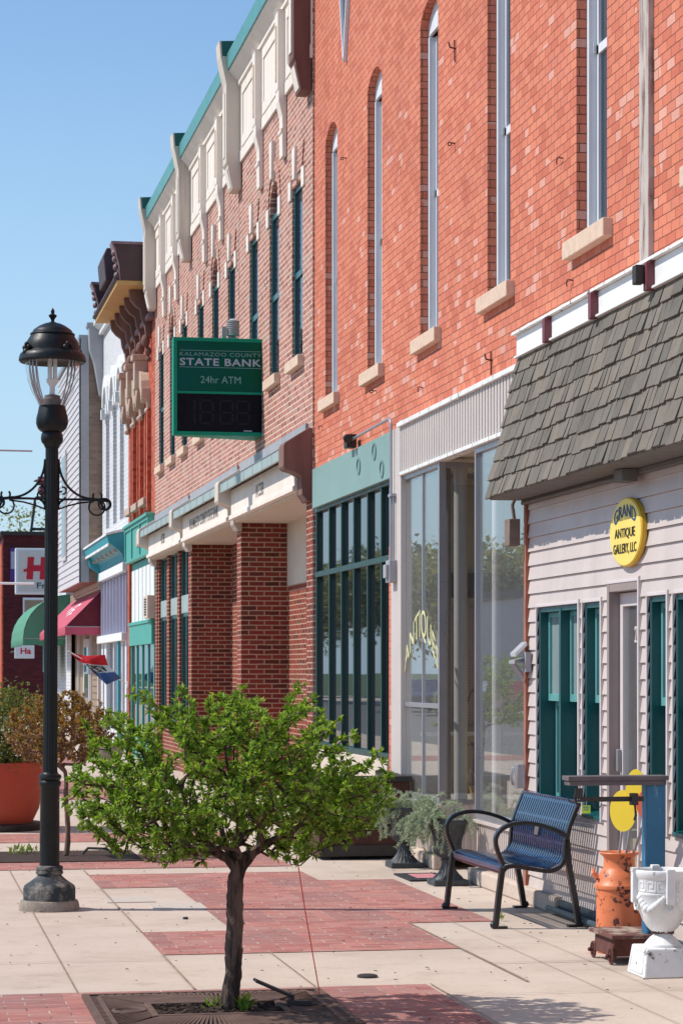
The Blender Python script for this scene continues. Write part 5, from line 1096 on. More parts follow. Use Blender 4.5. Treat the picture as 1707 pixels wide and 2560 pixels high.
def env_two(r, base):
    while True:
        v = Vector((r.uniform(-1,1), r.uniform(-1,1), r.uniform(-1,1)))
        if v.length > 1 or v.length < .25: continue
        return Vector((base.x - .05 + v.x*.50, base.y + v.y*.46, 1.10 + v.z*(.36 if v.z > 0 else .32)))
crabapple('crabapple_tree', 'small bronze leaved crab apple with pink blossom behind the lamp post', (166, 2143), (166, 1985), env_two, 23, 620, .024, (M['leaf2'], M['blossom']), blossom=.36, bark='bark2', leafL=(.026,.044), dens=.017, cluster=(5,9))

crabapple('crabapple_tree', 'green crab apple further along the kerb, mirrored in the shop glass', (-122, 1980), (-122, 1852), lambda r, b: Vector((b.x + r.uniform(-.62,.62), b.y + r.uniform(-.6,.6), .85 + r.random()*1.0)), 37, 300, .035, (M['leaf1'],), leafL=(.04,.07), dens=.03)
# iron grate with its hinged cover and the mulch and weeds in it
def tree_grate():
    cx, cy = G(571, 2531); cx -= .05; H2 = .60
    t = thing('tree_grate', 'rusty brown cast iron tree grate set flush in the brick paving', 'tree grate', (cx, cy, 0))
    m = MB(); z0, z1 = .0045, .024; hw, hd = .30, .185
    m.box(cx-H2, cx+H2, cy-H2, cy-H2+.035, z0, z1); m.box(cx-H2, cx+H2, cy+H2-.035, cy+H2, z0, z1); m.box(cx-H2, cx-H2+.035, cy-H2+.0355, cy+H2-.0355, z0, z1); m.box(cx+H2-.035, cx+H2, cy-H2+.0355, cy+H2-.0355, z0, z1)
    q = H2-.075
    for s in (-1, 1): m.box(cx-q, cx+q, cy+s*q-.012, cy+s*q+.012, z0, z1-.001); m.box(cx+s*q-.012, cx+s*q+.012, cy-q+.0125, cy+q-.0125, z0, z1-.0015)
    n = 24
    for i in range(n):
        u = -q + 2*q*(i+.5)/n
        for s in (-1, 1): m.box(cx+u-.012, cx+u+.012, *sorted((cy+s*(q+.0125), cy+s*(H2-.0355))), z0, z1-.002); m.box(*sorted((cx+s*(q+.0125), cx+s*(H2-.0355))), cy+u-.012, cy+u+.012, z0, z1-.002)
    m.build('frame', M['grate'], t)
    b = MB(); k = 46
    for i in range(k):
        u = -q+.02 + (2*q-.04)*i/(k-1)
        for s in (-1, 1):
            v = u*.52
            b.strap([(cx+v*(hw/q)*1.9 if abs(v*(hw/q)*1.9) < hw else cx+math.copysign(hw, v), cy+s*(hd+.02), z1-.006), (cx+u, cy+s*(q-.012), z1-.006)], (1,0,0), .0125, .01)
    for i in range(22):
        u = -1+2*i/21
        for s in (-1, 1): b.strap([(cx+s*(hw+.03), cy+u*hd, z1-.0075), (cx+s*(q-.012), cy+u*(q-.03), z1-.0075)], (0,1,0), .0125, .01)
    b.build('radial_bars', M['grate'], t)
    r_ = MB()
    for s in (-1, 1): r_.box(cx-hw-.03, cx+hw+.03, *sorted((cy+s*hd, cy+s*(hd+.03))), z0, z1+.003); r_.box(*sorted((cx+s*hw, cx+s*(hw+.03))), cy-hd, cy+hd, z0, z1+.002)
    r_.box(cx-hw-.15, cx-hw-.031, cy-.012, cy+.012, z0, z1); r_.torus((cx-hw-.12, cy-.0, z1-.006), .075, .012, (0,0,1), 24, 6); r_.torus((cx+hw+.12, cy, z1-.006), .075, .012, (0,0,1), 24, 6)
    r_.build('inner_rim', M['grate'], t, bevel=.003)
    d = MB(); d.box(cx-H2+.01, cx-H2+.17, cy-H2+.12, cy+H2-.12, z0+.008, z1-.009); d.box(cx+H2-.17, cx+H2-.01, cy-H2+.12, cy+H2-.12, z0+.008, z1-.009); d.build('ribbed_plate', M['grate'], t)
    sl_ = MB(); sl_.box(cx-H2+.03, cx+H2-.03, cy-H2+.03, cy+H2-.03, .0046, .0078); sl_.build('pit', M['soil'], t)
    l = MB(); hx, hy = cx+.33, cy+.04; l.obox((hx-.06, hy+.02, .105), (.085,.0,-.038), (0,.05,0), (.003,0,.006)); l.box(hx+.02, hx+.04, hy-.04, hy+.06, .02, .075); l.box(hx-.0, hx+.12, hy-.07, hy-.03, .024, .05); l.build('hinged_cover', M['dark_metal'], t, bevel=.004)
    mu = MB(); r = random.Random(4)
    for _ in range(160): x, y = cx+r.uniform(-hw, hw), cy+r.uniform(-hd, hd); a = r.uniform(0, PI); s = r.uniform(.006, .02); mu.obox((x, y, .012+r.uniform(0, .012)), (s*math.cos(a), s*math.sin(a), r.uniform(-.006,.006)), (-s*.4*math.sin(a), s*.4*math.cos(a), 0), (0, 0, .003))
    o = tag(mu.build('mulch', M['soil'], None, org=(cx, cy, 0)), 'brown chips of mulch round the crab apple trunk', 'mulch', kind='stuff')
def weed(name, label, x, y, h, n, seed, sp=.03, group=None, z=0):
    r = random.Random(seed); m = MB(); b = Vector((x, y, z))
    for _ in range(n):
        a = r.uniform(0, 2*PI); e = r.uniform(.4, 1.4); d = Vector((math.cos(a)*math.cos(e), math.sin(a)*math.cos(e), math.sin(e))); leaf_at(m, b + Vector((r.uniform(-sp,sp), r.uniform(-sp,sp), 0)) + Vector((0,0,h*r.uniform(0,.6))), d, Vector((0,0,1)), h*r.uniform(.4,.9), h*.2)
    m.tube([b, b+Vector((0,0,h*.8))], .002, 4); return tag(m.build(name, M['weed'], org=tuple(b)), label, 'weed', group)
tree_grate()
lt = MB(); r_ = random.Random(12)
for _ in range(260):
    x, y = r_.uniform(.6, 4.2), r_.uniform(10.4, 22); a = r_.uniform(0, PI); s_ = r_.uniform(.003, .011); lt.obox((x, y, .012), (s_*math.cos(a), s_*math.sin(a), r_.uniform(-.001,.001)), (-s_*.35*math.sin(a), s_*.35*math.cos(a), 0), (0, 0, .0015))
tag(lt.build('litter', M['soil']), 'fine brown bits of leaf litter scattered over the pavement', 'litter', kind='stuff')
cx, cy = G(571, 2531)
weed('weed', 'green weed right against the crab apple trunk in the grate', cx+.07, cy-.03, .085, 40, 1, .025)
weed('weed', 'sparse yellowish weed left of the crab apple trunk in the grate', cx-.07, cy+.02, .07, 16, 2, .04)
x, y = G(1253, 2303); weed('weed', 'little green weed in a paving joint between the bench legs', x, y, .05, 14, 3, .012)
x, y = G(60, 2138); weed('weed', 'low bright weed left of the lamp post in the second tree pit', x, y, .09, 60, 5, .12)
# second tree pit
x, y = G(166, 2143); sg = MB(); sg.box(x-.62, x+.62, y-.6, y+.6, .0046, .012); tag(sg.build('tree_pit', M['soil'], org=(x, y, 0)), 'bare brown mulched tree pit under the blossoming crab apple', 'tree pit')
m = MB(); m.tube([(x+.15, y+.1, .02), (x+.2, y+.1, .07), (x+.36, y+.05, .065), (x+.42, y, .015)], .012, 8); tag(m.build('uplight_bracket', M['dark_metal'], org=(x+.2, y, 0)), 'bent black bracket on the mulch beside the blossoming tree', 'bracket')
# orange string from the ground up into the tree
a = Vector((*G(801, 2498), .006)); d = Dg(2498); b = PD(733, 2085, d-.25); m = MB(); m.tube([a, a.lerp(b, .5)+Vector((-.004,0,0)), b], .0028, 6); tag(m.build('guy_line', M['orange_line'], org=tuple(a)), 'thin orange string running from the tree grate up into the branches', 'string')

# ------------------------------------------------------------------ bench
def bench():
    near = Vector((*G(1238, 2322), 0)); far = Vector((*G(1116, 2273), 0))
    u = (far-near); Lb = u.length; u.normalize(); v = Vector((u.y, -u.x, 0)); v = v if v.x > 0 else -v
    t = thing('park_bench', 'black framed park bench with glossy blue slatted seat and back', 'bench', tuple(near))
    def P(w, q, z): return near + u*w + v*q + Vector((0, 0, z))
    def smooth(pts, n=6):
        out = []
        for i in range(len(pts)-1):
            p0, p1, p2, p3 = [Vector(pts[max(min(j, len(pts)-1), 0)]) for j in (i-1, i, i+1, i+2)]
            for k in range(n): s = k/n; out.append(.5*((2*p1) + (p2-p0)*s + (2*p0-5*p1+4*p2-p3)*s*s + (3*p1-p0-3*p2+p3)*s**3))
        return out + [Vector(pts[-1])]
    seat = smooth([(.045,.375),(.075,.400),(.125,.405),(.21,.390),(.32,.372),(.375,.375),(.425,.402),(.452,.455),(.460,.54),(.475,.62),(.508,.71),(.545,.80)])
    arm = smooth([(.05,.40),(.022,.465),(.002,.53),(.006,.585),(.045,.632),(.12,.660),(.21,.664),(.30,.648),(.39,.618),(.468,.578)])
    for w in (0, Lb):
        f = MB(); U = u
        f.strap([P(w, .0, .02), P(w, .02, .2), P(w, .045, .385)], U, .045, .034)
        f.strap([P(w, q, z-.012) for q, z in seat], U, .045, .026)
        f.strap([P(w, .545, .02), P(w, .515, .2), P(w, .478, .40), P(w, .466, .56)], U, .045, .036)
        fo = f.build('end_frame', M['black_frame'], t, bevel=.008)
        a = MB(); a.strap([P(w, q, z) for q, z in arm], U, .048, .026); a.build('armrest', M['black_frame'], t, bevel=.008)
        for q, s in ((0, -1), (.545, 1)):
            g = MB(); g.ball(P(w, q+s*.012, .024), .027, 8, .9, .9, .9); g.obox(P(w, q-s*.028+.0, .008), v*.045, u*.024, (0,0,.0075)); g.build('foot_pad', M['black_frame'], fo)
    n = 24; sl_ = MB(); w0, w1 = .035, Lb-.035; wd_ = (w1-w0)/n
    for i in range(n): sl_.strap([P(w0+wd_*(i+.5), q, z+.004) for q, z in seat[2:]], u, wd_*.60, .006)
    so = sl_.build('slats', M['bench_blue'], t)
    c = MB()
    for k in (4, 16, 28, 38, 47, 57, 64):
        if k < len(seat): q, z = seat[k]; qn, zn = seat[min(k+1, len(seat)-1)]; d = (v*(qn-q)+Vector((0,0,zn-z))).normalized() if k+1 < len(seat) else Vector((0,0,1)); c.strap([P(w0, q, z-.002), P(w1, q, z-.002)], d, .018, .008)
    c.build('cross_bars', M['bench_blue'], t)
    e = MB(); q, z = seat[0]; e.strap([P(.02, q-.004, z-.002), P(Lb-.02, q-.004, z-.002)], (0,0,1), .034, .012); q, z = seat[-1]; e.strap([P(.0, q, z), P(Lb, q, z)], (0,0,1), .012, .026); e.build('edge_rail', M['bench_blue'], t, bevel=.003)
    r = MB(); q, z = seat[0]; r.strap([P(.02, q+.004, z-.028), P(Lb-.02, q+.004, z-.028)], (0,0,1), .012, .010); r.build('lower_rail', M['rust'], t)
    b = MB(); q, z = seat[48]; q2, z2 = seat[54]; d = (v*(q2-q)+Vector((0,0,z2-z))).normalized(); nn = u.cross(d).normalized(); b.obox(P(Lb*.5, (q+q2)/2-.012, (z+z2)/2), u*.045, d*.035, nn*.004); b.build('name_plate', M['scale_board'], t)
bench()

# ------------------------------------------------------------------ fluted urns with trailing silver plants
def urn(px_, py_, label, seed):
    x, y = G(px_, py_); t = thing('fluted_urn', label, 'urn', (x, y, 0), 'fluted urns in front of the antique shop')
    m = MB(); m.box(x-.135, x+.135, y-.135, y+.135, .001, .045); m.build('plinth', M['urn_iron'], t, bevel=.006)
    fl = dict(flute=.10, nf=20)
    m = MB(); m.lathe([(.118,.045),(.112,.06),(.085,.085),(.062,.115),(.05,.15),(.046,.178),(.055,.185),(.055,.195),(.046,.2),(.06,.208),(.09,.228),(.108,.25),(.112,.268),(.106,.282),(.103,.29),(.106,.33),(.118,.38),(.138,.435),(.156,.47),(.162,.478),(.166,.49),(.164,.50),(.150,.50),(.13,.46),(.02,.455)], (x, y, 0), 80, zr=[(.06,.17),(.205,.275),(.295,.44)], **fl); m.build('bowl', M['urn_iron'], t)
    MB().lathe([(.142,.455),(.12,.475),(.03,.485)], (x, y, 0), 24).build('potting_soil', M['soil'], t)
    return x, y
def trailing(x, y, label, seed, bias, n=70, amt=1.0):
    r = random.Random(seed); m = MB(); s = MB()
    for _ in range(n):
        a = bias(r); R_ = r.uniform(.02, .13); p = Vector((x+R_*math.cos(a), y+R_*math.sin(a), .49)); d = Vector((math.cos(a), math.sin(a), r.uniform(.5,1.6))).normalized(); L = r.uniform(.10,.42)*amt; st = .022; pts = [p.copy()]; k = int(L/st)+3
        for j in range(k):
            d = (d + Vector((r.gauss(0,.24), r.gauss(0,.24), -.17 + r.gauss(0,.16)))).normalized(); p = p + d*st; p.z = max(p.z, .03); pts.append(p.copy())
            for _q in range(11):
                dd = (d*.6 + Vector((r.gauss(0,1), r.gauss(0,1), r.gauss(0,1)))*.7).normalized(); leaf_at(m, p, dd, Vector((r.gauss(0,1), r.gauss(0,1), 1)), r.uniform(.014,.036), r.uniform(.003,.007))
        s.tube(pts, .0016, 3, cap=False)
    t = thing('trailing_plant', label, 'plant', (x, y, .48), 'silver trailing plants in the urns'); s.build('stems', M['leaf4'], t); m.build('foliage', M['leaf4'], t)
x1, y1 = urn(1010, 2168, 'grey fluted urn farther from the bench, half hidden by silver foliage', 1)
trailing(x1, y1, 'silver grey plant spilling thickly over both sides of the farther urn', 31, lambda r: r.gauss(PI, .75) if r.random() < .5 else r.gauss(-.35, .75), 100, .95)
x2, y2 = urn(1119, 2212, 'grey fluted urn nearest the bench with its ribbed bowl in plain sight', 2)
trailing(x2, y2, 'silver grey plant hanging off the left side of the nearer urn', 37, lambda r: r.gauss(PI*.97, .40) if r.random() < .85 else r.uniform(0, 2*PI), 70, .9)
# door mat
c = [G(990,2190), G(1025,2204), G(1128,2203), G(1090,2186)]; xs_ = (min(c[0][0], c[1][0]), max(c[2][0], c[3][0])); ys_ = (G(1060,2204)[1], G(1060,2186)[1])
t = thing('door_mat', 'dark rubber door mat with a pink centre lying between the two urns', 'door mat', (sum(xs_)/2, sum(ys_)/2, 0))
MB().box(*xs_, *ys_, .001, .014).build('border', M['rubber'], t, bevel=.003); MB().box(xs_[0]+.09, xs_[1]-.06, ys_[0]+.13, ys_[1]-.13, .0145, .018).build('carpet', M['pink_mat'], t)
# wooden planter against the teal shop
x0, y0 = G(798, 2151); t = thing('wooden_planter', 'dark brown wooden planter box against the teal fronted shop', 'planter', (x0, y0, 0))
m = MB(); zt = .72
m.box(x0, 4.34, y0, y0+.04, .03, zt-.05); m.box(x0, 4.34, y0+1.2, y0+1.24, .03, zt-.05); m.box(x0, x0+.04, y0+.041, y0+1.199, .03, zt-.05); m.box(4.30, 4.34, y0+.041, y0+1.199, .03, zt-.05); m.build('box', M['wood_planter'], t, bevel=.004)
m = MB(); m.box(x0-.02, 4.36, y0-.02, y0+.06, zt-.049, zt); m.box(x0-.02, x0+.06, y0+.061, y0+1.26, zt-.049, zt); m.box(4.29, 4.36, y0+.061, y0+1.26, zt-.049, zt); m.box(x0, 4.34, y0-.012, y0-.001, .03, .13); m.box(x0+.001, 4.339, y0-.010, y0-.001, .26, .29); m.build('rim', M['dark_metal'], t, bevel=.004); MB().box(x0+.041, 4.299, y0+.041, y0+1.199, zt-.16, zt-.10).build('potting_soil', M['soil'], t)

# ------------------------------------------------------------------ milk can, platform scale and white urn
def milk_can():
    d = 13.63; x, y = G(1547, 2381); t = thing('milk_can', 'chipped orange milk can standing by the shop door', 'milk can', (x, y, 0))
    m = MB(); m.lathe([(.128,.0),(.135,.012),(.136,.03),(.133,.04),(.133,.365),(.141,.372),(.143,.385),(.140,.397),(.133,.403),(.126,.432),(.112,.462),(.096,.484),(.091,.496),(.089,.545),(.093,.553),(.112,.570),(.115,.576),(.112,.582),(.104,.578),(.088,.553),(.086,.50),(.1,.45),(.02,.44)], (x, y, 0), 48); m.build('body', M['orange_paint'], t)
    for a in (-.55, PI-.3):
        h = MB(); c, s = math.cos(a), math.sin(a); tx, ty = -s, c
        h.tube([(x+c*.122+tx*k*.055, y+s*.122+ty*k*.055, .425) for k in (-1,)] + [(x+c*.15+tx*k*.05, y+s*.15+ty*k*.05, .455+.02*(1-abs(k))) for k in (-1,-.5,0,.5,1)] + [(x+c*.122+tx*.055, y+s*.122+ty*.055, .425)], .011, 8); h.build('handle', M['orange_paint'], t)
    return x, y
mx_, my_ = milk_can()
def garden_stake(label, disc, col, lean, base, r1, seed):
    bx0, by0 = mx_+base[0], my_+base[1]; d = 13.5; c = PD(*disc[0], disc[2]); tx, ty = .72, -.69; t = thing('garden_stake', label, 'garden ornament', (bx0, by0, .46))
    m = MB(); m.tube([(bx0, by0, .46), tuple(c + Vector((.012, .012, 0)))], .008, 8); m.build('rod', M['zinc'], t)
    m = MB(); n = 40; rx, rz = disc[1]; sc_ = disc[2]/F; m.prism([(c.x+math.cos(2*PI*i/n)*rx*sc_*tx/.88, c.y+math.cos(2*PI*i/n)*rx*sc_*ty/.88, c.z+math.sin(2*PI*i/n)*rz*sc_) for i in range(n)], (.004, .004, 0)); m.build('disc', M[col], t)
garden_stake('garden stake with a big oval yellow disc standing in the orange can', ((1556, 2027), (32, 52), 13.45), 'yellow', 0, (-.02, -.02), 0, 1)
garden_stake('garden stake with an oval yellow disc rising behind the grey scale board', ((1588, 1976), (25, 53), 13.38), 'yellow', 0, (.02, .0), 0, 2)
garden_stake('garden stake with a coral red disc behind the blue scale post', ((1622, 2012), (32, 40), 13.3), 'coral', 0, (.05, .02), 0, 3)
def scale():
    X0, Y0, Y1_ = 3.866, 12.50, 12.93; zt = .170
    t = thing('platform_scale', 'antique platform scale with worn blue post and rusty wheeled base', 'scale', (4.0, 12.7, 0))
    m = MB(); m.box(X0-.02, 4.17, Y0-.02, Y1_, zt-.022, zt); m.build('platform', mat('scale_platform', px(120,76,66,.75), .8, .2, 10, .2, 50, col2=px(196,178,160,.7), thr=(.5,.62)), t, bevel=.004)
    m = MB(); m.frustum((X0+4.15)/2, (Y0+Y1_)/2, .045, zt-.023, .145, .17, .13, .19); m.box(4.02, 4.24, Y0+.05, Y1_-.08, .05, .14); m.build('base', M['rust'], t, bevel=.008)
    for xx, sd in ((X0, -1), (4.21, 1)):
        for yy in (12.56, 12.90):
            w_ = MB(); w_.torus((xx, yy, .048), .042, .0065, (1,0,0), 24, 8)
            for k in range(4): a = PI/4*k; w_.tube([(xx, yy-.04*math.cos(a), .048-.04*math.sin(a)), (xx, yy+.04*math.cos(a), .048+.04*math.sin(a))], .004, 5)
            w_.tube([(xx-.022, yy, .048), (xx+.03, yy, .048)], .010, 8); w_.ball((xx-.022, yy, .048), .012, 6); w_.build('wheel', M['rust'], t)
    px0 = 4.056; yc = 12.52
    m = MB(); m.box(px0, px0+.112, yc, yc+.09, .03, 1.0); m.build('post', M['scale_blue'], t, bevel=.008)
    m = MB(); m.box(XatY(1412.5, yc+.03), XatY(1662, yc+.03), yc-.03, yc+.10, 1.022, 1.047); m.box(XatY(1417, yc+.03), XatY(1658, yc+.03), yc-.02, yc+.09, .995, 1.0215); m.build('beam_shelf', M['scale_board'], t, bevel=.003)
    m = MB(); xa, xb = XatY(1450, yc), XatY(1608, yc); m.box(xa, xb, yc+.0, yc+.012, .905, .932); m.box(XatY(1576, yc), XatY(1592, yc), yc-.02, yc+.03, .885, .95)
    x_ = XatY(1442, yc); m.tube([(x_, yc+.005, .995), (x_, yc+.005, .97), (x_-.015, yc+.005, .93), (x_+.005, yc+.005, .88)], .006, 6); m.torus((x_-.02, yc, .93), .03, .004, (0,1,0), 14, 5, 0, 4); m.box(x_-.01, x_+.03, yc-.005, yc+.02, .92, .98); m.tube([(XatY(1586, yc), yc, .885), (XatY(1588, yc), yc, .83), (XatY(1584, yc), yc, .80)], .006, 6); m.torus((XatY(1492, yc), yc, .89), .022, .003, (0,1,.2), 14, 5, .5, 5)
    m.build('beam', M['dark_metal'], t)
    xl = XatY(1464, yc); tg = thing('price_tag', 'lime green price tag hanging from the scale beam', 'tag', (xl, yc, .88)); MB().box(xl-.024, xl+.024, yc-.004, yc-.002, .842, .886).build('card', M['tag_lime'], tg)
    s = MB(); s.tube([(xl, yc-.003, .886), (xl+.004, yc, .91)], .0012, 4); s.build('string', M['paper'], tg)
    s = MB()
    for k in range(5): s.box(xl-.018+k*.0075, xl-.013+k*.0075, yc-.0055, yc-.0041, .872-.004*(k % 2), .880); s.box(xl-.016+k*.0065, xl-.012+k*.0065, yc-.0055, yc-.0041, .858, .866)
    s.build('ink', M['store_teal'], tg)
scale()
def white_urn():
    fy = 2447.7; a = G(1609, fy); hw = .152; x, y = a[0]+hw, a[1]+hw
    t = thing('white_urn', 'white painted cast urn with a Greek key band on a square pedestal', 'urn', (x, y, 0))
    m = MB(); m.frustum(x, y, .001, .155, hw, hw, hw*.86, hw*.86)
    for k in range(1): pass
    po = m.build('pedestal', M['white_cast'], t, bevel=.008); q = MB(); s = .03
    f = [(x-hw, y-hw+.04, .025), (x-hw, y+hw-.04, .025), (x-hw*.87, y+hw-.055, .135), (x-hw*.87, y-hw+.055, .135)]
    for p, r in zip(f, f[1:]+f[:1]): q.tube([Vector(p)+Vector((.001,0,0)), Vector(r)+Vector((.001,0,0))], .005, 6)
    q.build('panel_moulding', M['white_cast'], po)
    K = .80; z0 = .156; m = MB(); m.lathe([(r_*K, z_) for r_, z_ in [(.118,z0),(.12,z0+.012),(.112,z0+.02),(.085,z0+.045),(.062,z0+.058),(.055,z0+.066)]], (x, y, 0), 64, flute=.04, nf=32, zr=[(z0+.02,z0+.06)]); m.build('foot', M['white_cast'], t)
    m = MB(); m.lathe([(r_*K, z_) for r_, z_ in [(.055,.226),(.075,.235),(.105,.258),(.138,.30),(.16,.345),(.172,.39),(.176,.43),(.181,.435),(.181,.442),(.178,.446),(.178,.515),(.182,.52),(.186,.526),(.192,.54),(.195,.552),(.192,.562),(.182,.566),(.172,.56),(.165,.54),(.15,.45),(.03,.44)]], (x, y, 0), 72); bo = m.build('bowl', M['white_cast'], t)
    g = MB(); n = 15; unit = [(0,0,1,.14),(.0,.0,.14,1),(0,.86,.72,1),(.58,.36,.72,.86),(.30,.36,.58,.50),(.86,.0,1,1)]
    def band(u0, u1, v0, v1, k):
        S = 3; b = 2*PI/n; P = []
        for vv in (v0, v1):
            for i in range(S+1): a = (k+u0+(u1-u0)*i/S)*b; P.append((x+.1815*K*math.cos(a), y+.1815*K*math.sin(a), .452+vv*.056))
        for vv in (v0, v1):
            for i in range(S+1): a = (k+u0+(u1-u0)*i/S)*b; P.append((x+.177*K*math.cos(a), y+.177*K*math.sin(a), .452+vv*.056))
        m_ = S+1; fs = []
        for i in range(S): fs += [(i, i+1, m_+i+1, m_+i), (2*m_+i, i, i+1, 2*m_+i+1)[::-1], (m_+i, m_+i+1, 3*m_+i+1, 3*m_+i)]
        fs += [(0, m_, 3*m_, 2*m_), (S, 2*m_+S, 3*m_+S, m_+S)]; g.add(P, fs)
    for k in range(n):
        for u in unit: band(*[u[0]*.9, u[2]*.9, u[1], u[3]], k)
    g.build('key_band', M['white_cast'], bo)
    for k in range(4):
        a = -PI/2 - .05 + k*PI/2; c, s = math.cos(a), math.sin(a); h = MB()
        h.obox((x+c*.195*K, y+s*.195*K, .475), (-s*.022, c*.022, 0), (c*.014, s*.014, 0), (0,0,.085)); h.obox((x+c*.19*K, y+s*.19*K, .565), (-s*.022, c*.022, 0), (c*.02, s*.02, 0), (0,0,.012)); h.torus((x+c*.178*K, y+s*.178*K, .375), .022, .007, (c,s,.3), 16, 6); h.build('handle', M['white_cast'], t, bevel=.004)
        sw = MB(); r = random.Random(k)
        for i in range(26):
            u = i/25; aa = a + .22 + u*(PI/2-.44); sag = .375 + .05*abs(2*u-1)**1.5 - .02*(1-abs(2*u-1)); rr = .172*K + .006*math.sin(i*2.1); sw.ball((x+rr*math.cos(aa), y+rr*math.sin(aa), sag), .015+.008*(1-abs(2*u-1))+r.uniform(-.003,.003), 5)
        sw.build('garland', M['white_cast'], bo)
    MB().lathe([(.13,.50),(.1,.52),(.02,.525)], (x, y, 0), 24).build('potting_soil', M['soil'], t)
    ch = MB(); r = random.Random(8); z = .238
    pts = [Vector((x+.055*math.cos(a), y+.055*math.sin(a), z-.004+.006*math.sin(3*a))) for a in [PI*1.0+i*2*PI/22 for i in range(23)]]
    st = Vector((4.10, 12.50, .20)); pts = [st.lerp(pts[0], i/9) + Vector((0,0,-.03*math.sin(PI*i/9))) for i in range(9)] + pts
    for i, (p, q) in enumerate(zip(pts, pts[1:])):
        d = (q-p); c = (p+q)/2; dn_ = d.normalized(); s_ = dn_.orthogonal().normalized(); s_ = s_ if i % 2 else dn_.cross(s_); L = d.length*.72
        ch.tube([c + dn_*L*math.cos(2*PI*j/10) + s_*.008*math.sin(2*PI*j/10) for j in range(11)], .0032, 5)
    tag(ch.build('chain', M['rust'], org=tuple(st)), 'rusty chain wrapped round the foot of the white urn', 'chain')
white_urn()

# ------------------------------------------------------------------ terracotta planter, shrubs, far pot
def leafy(mb, c, rx, ry, rz, n, L, seed, shell=.45, asp=.5):
    r = random.Random(seed); cl = []
    while len(cl) < max(n//14, 1):
        v = Vector((r.uniform(-1,1), r.uniform(-1,1), r.uniform(-1,1)))
        if shell < v.length < 1: cl.append(v*(.9+.18*r.random()))
    for v in cl:
        p0 = Vector((c[0]+v.x*rx, c[1]+v.y*ry, c[2]+v.z*rz))
        for _ in range(14):
            p = p0 + Vector((r.gauss(0,1), r.gauss(0,1), r.gauss(0,1)))*L*1.3; d = (v*.6 + Vector((r.gauss(0,1), r.gauss(0,1), r.gauss(0,1)+.3))).normalized(); l = L*r.uniform(.7,1.3); leaf_at(mb, p, d, Vector((r.gauss(0,.6), r.gauss(0,.6), 1)), l, l*asp)
    return mb
dT = Dg(2081); x, y = G(-12, 2081); y += .45; t = thing('terracotta_planter', 'large terracotta planter behind the lamp post holding a dark shrub', 'planter', (x, y, 0))
MB().lathe([(.50,.0),(.52,.06),(.50,.075)], (x, y, .001), 48).build('saucer', M['dark_metal'], t)
MB().lathe([(.40,.076),(.47,.22),(.515,.45),(.53,.57),(.545,.60),(.555,.68),(.55,.70),(.52,.70),(.50,.62),(.05,.60)], (x, y, 0), 56).build('pot', M['terracotta'], t)
s = thing('shrub', 'dense dark green shrub growing in the terracotta planter', 'shrub', (x, y, .6)); mb = MB(); r = random.Random(3)
for k in range(14): a = 2*PI*k/14; mb.tube([(x+.08*math.cos(a), y+.08*math.sin(a), .6), (x+.25*math.cos(a), y+.25*math.sin(a), .9), (x+.4*math.cos(a), y+.4*math.sin(a), 1.2+.1*r.random())], [.012,.008,.003], 5)
mb.build('stems', M['bark'], s); mb = leafy(MB(), (x-.02, y, 1.05), .60, .55, .42, 5200, .045, 5); leafy(mb, (x+.1, y-.1, .85), .5, .45, .25, 2200, .045, 6); mb.build('leaves', M['leaf6'], s)
x, y = G(272, 1909); t = thing('stone_pot', 'small round grey stone pot on the pavement far down the street', 'pot', (x, y, 0)); MB().lathe([(.16,0),(.22,.08),(.27,.2),(.28,.3),(.26,.34),(.2,.33),(.02,.3)], (x, y, .001), 32).build('bowl', M['foot_concrete'], t); MB().lathe([(.2,.335),(.02,.345)], (x, y, 0), 16).build('potting_soil', M['soil'], t)

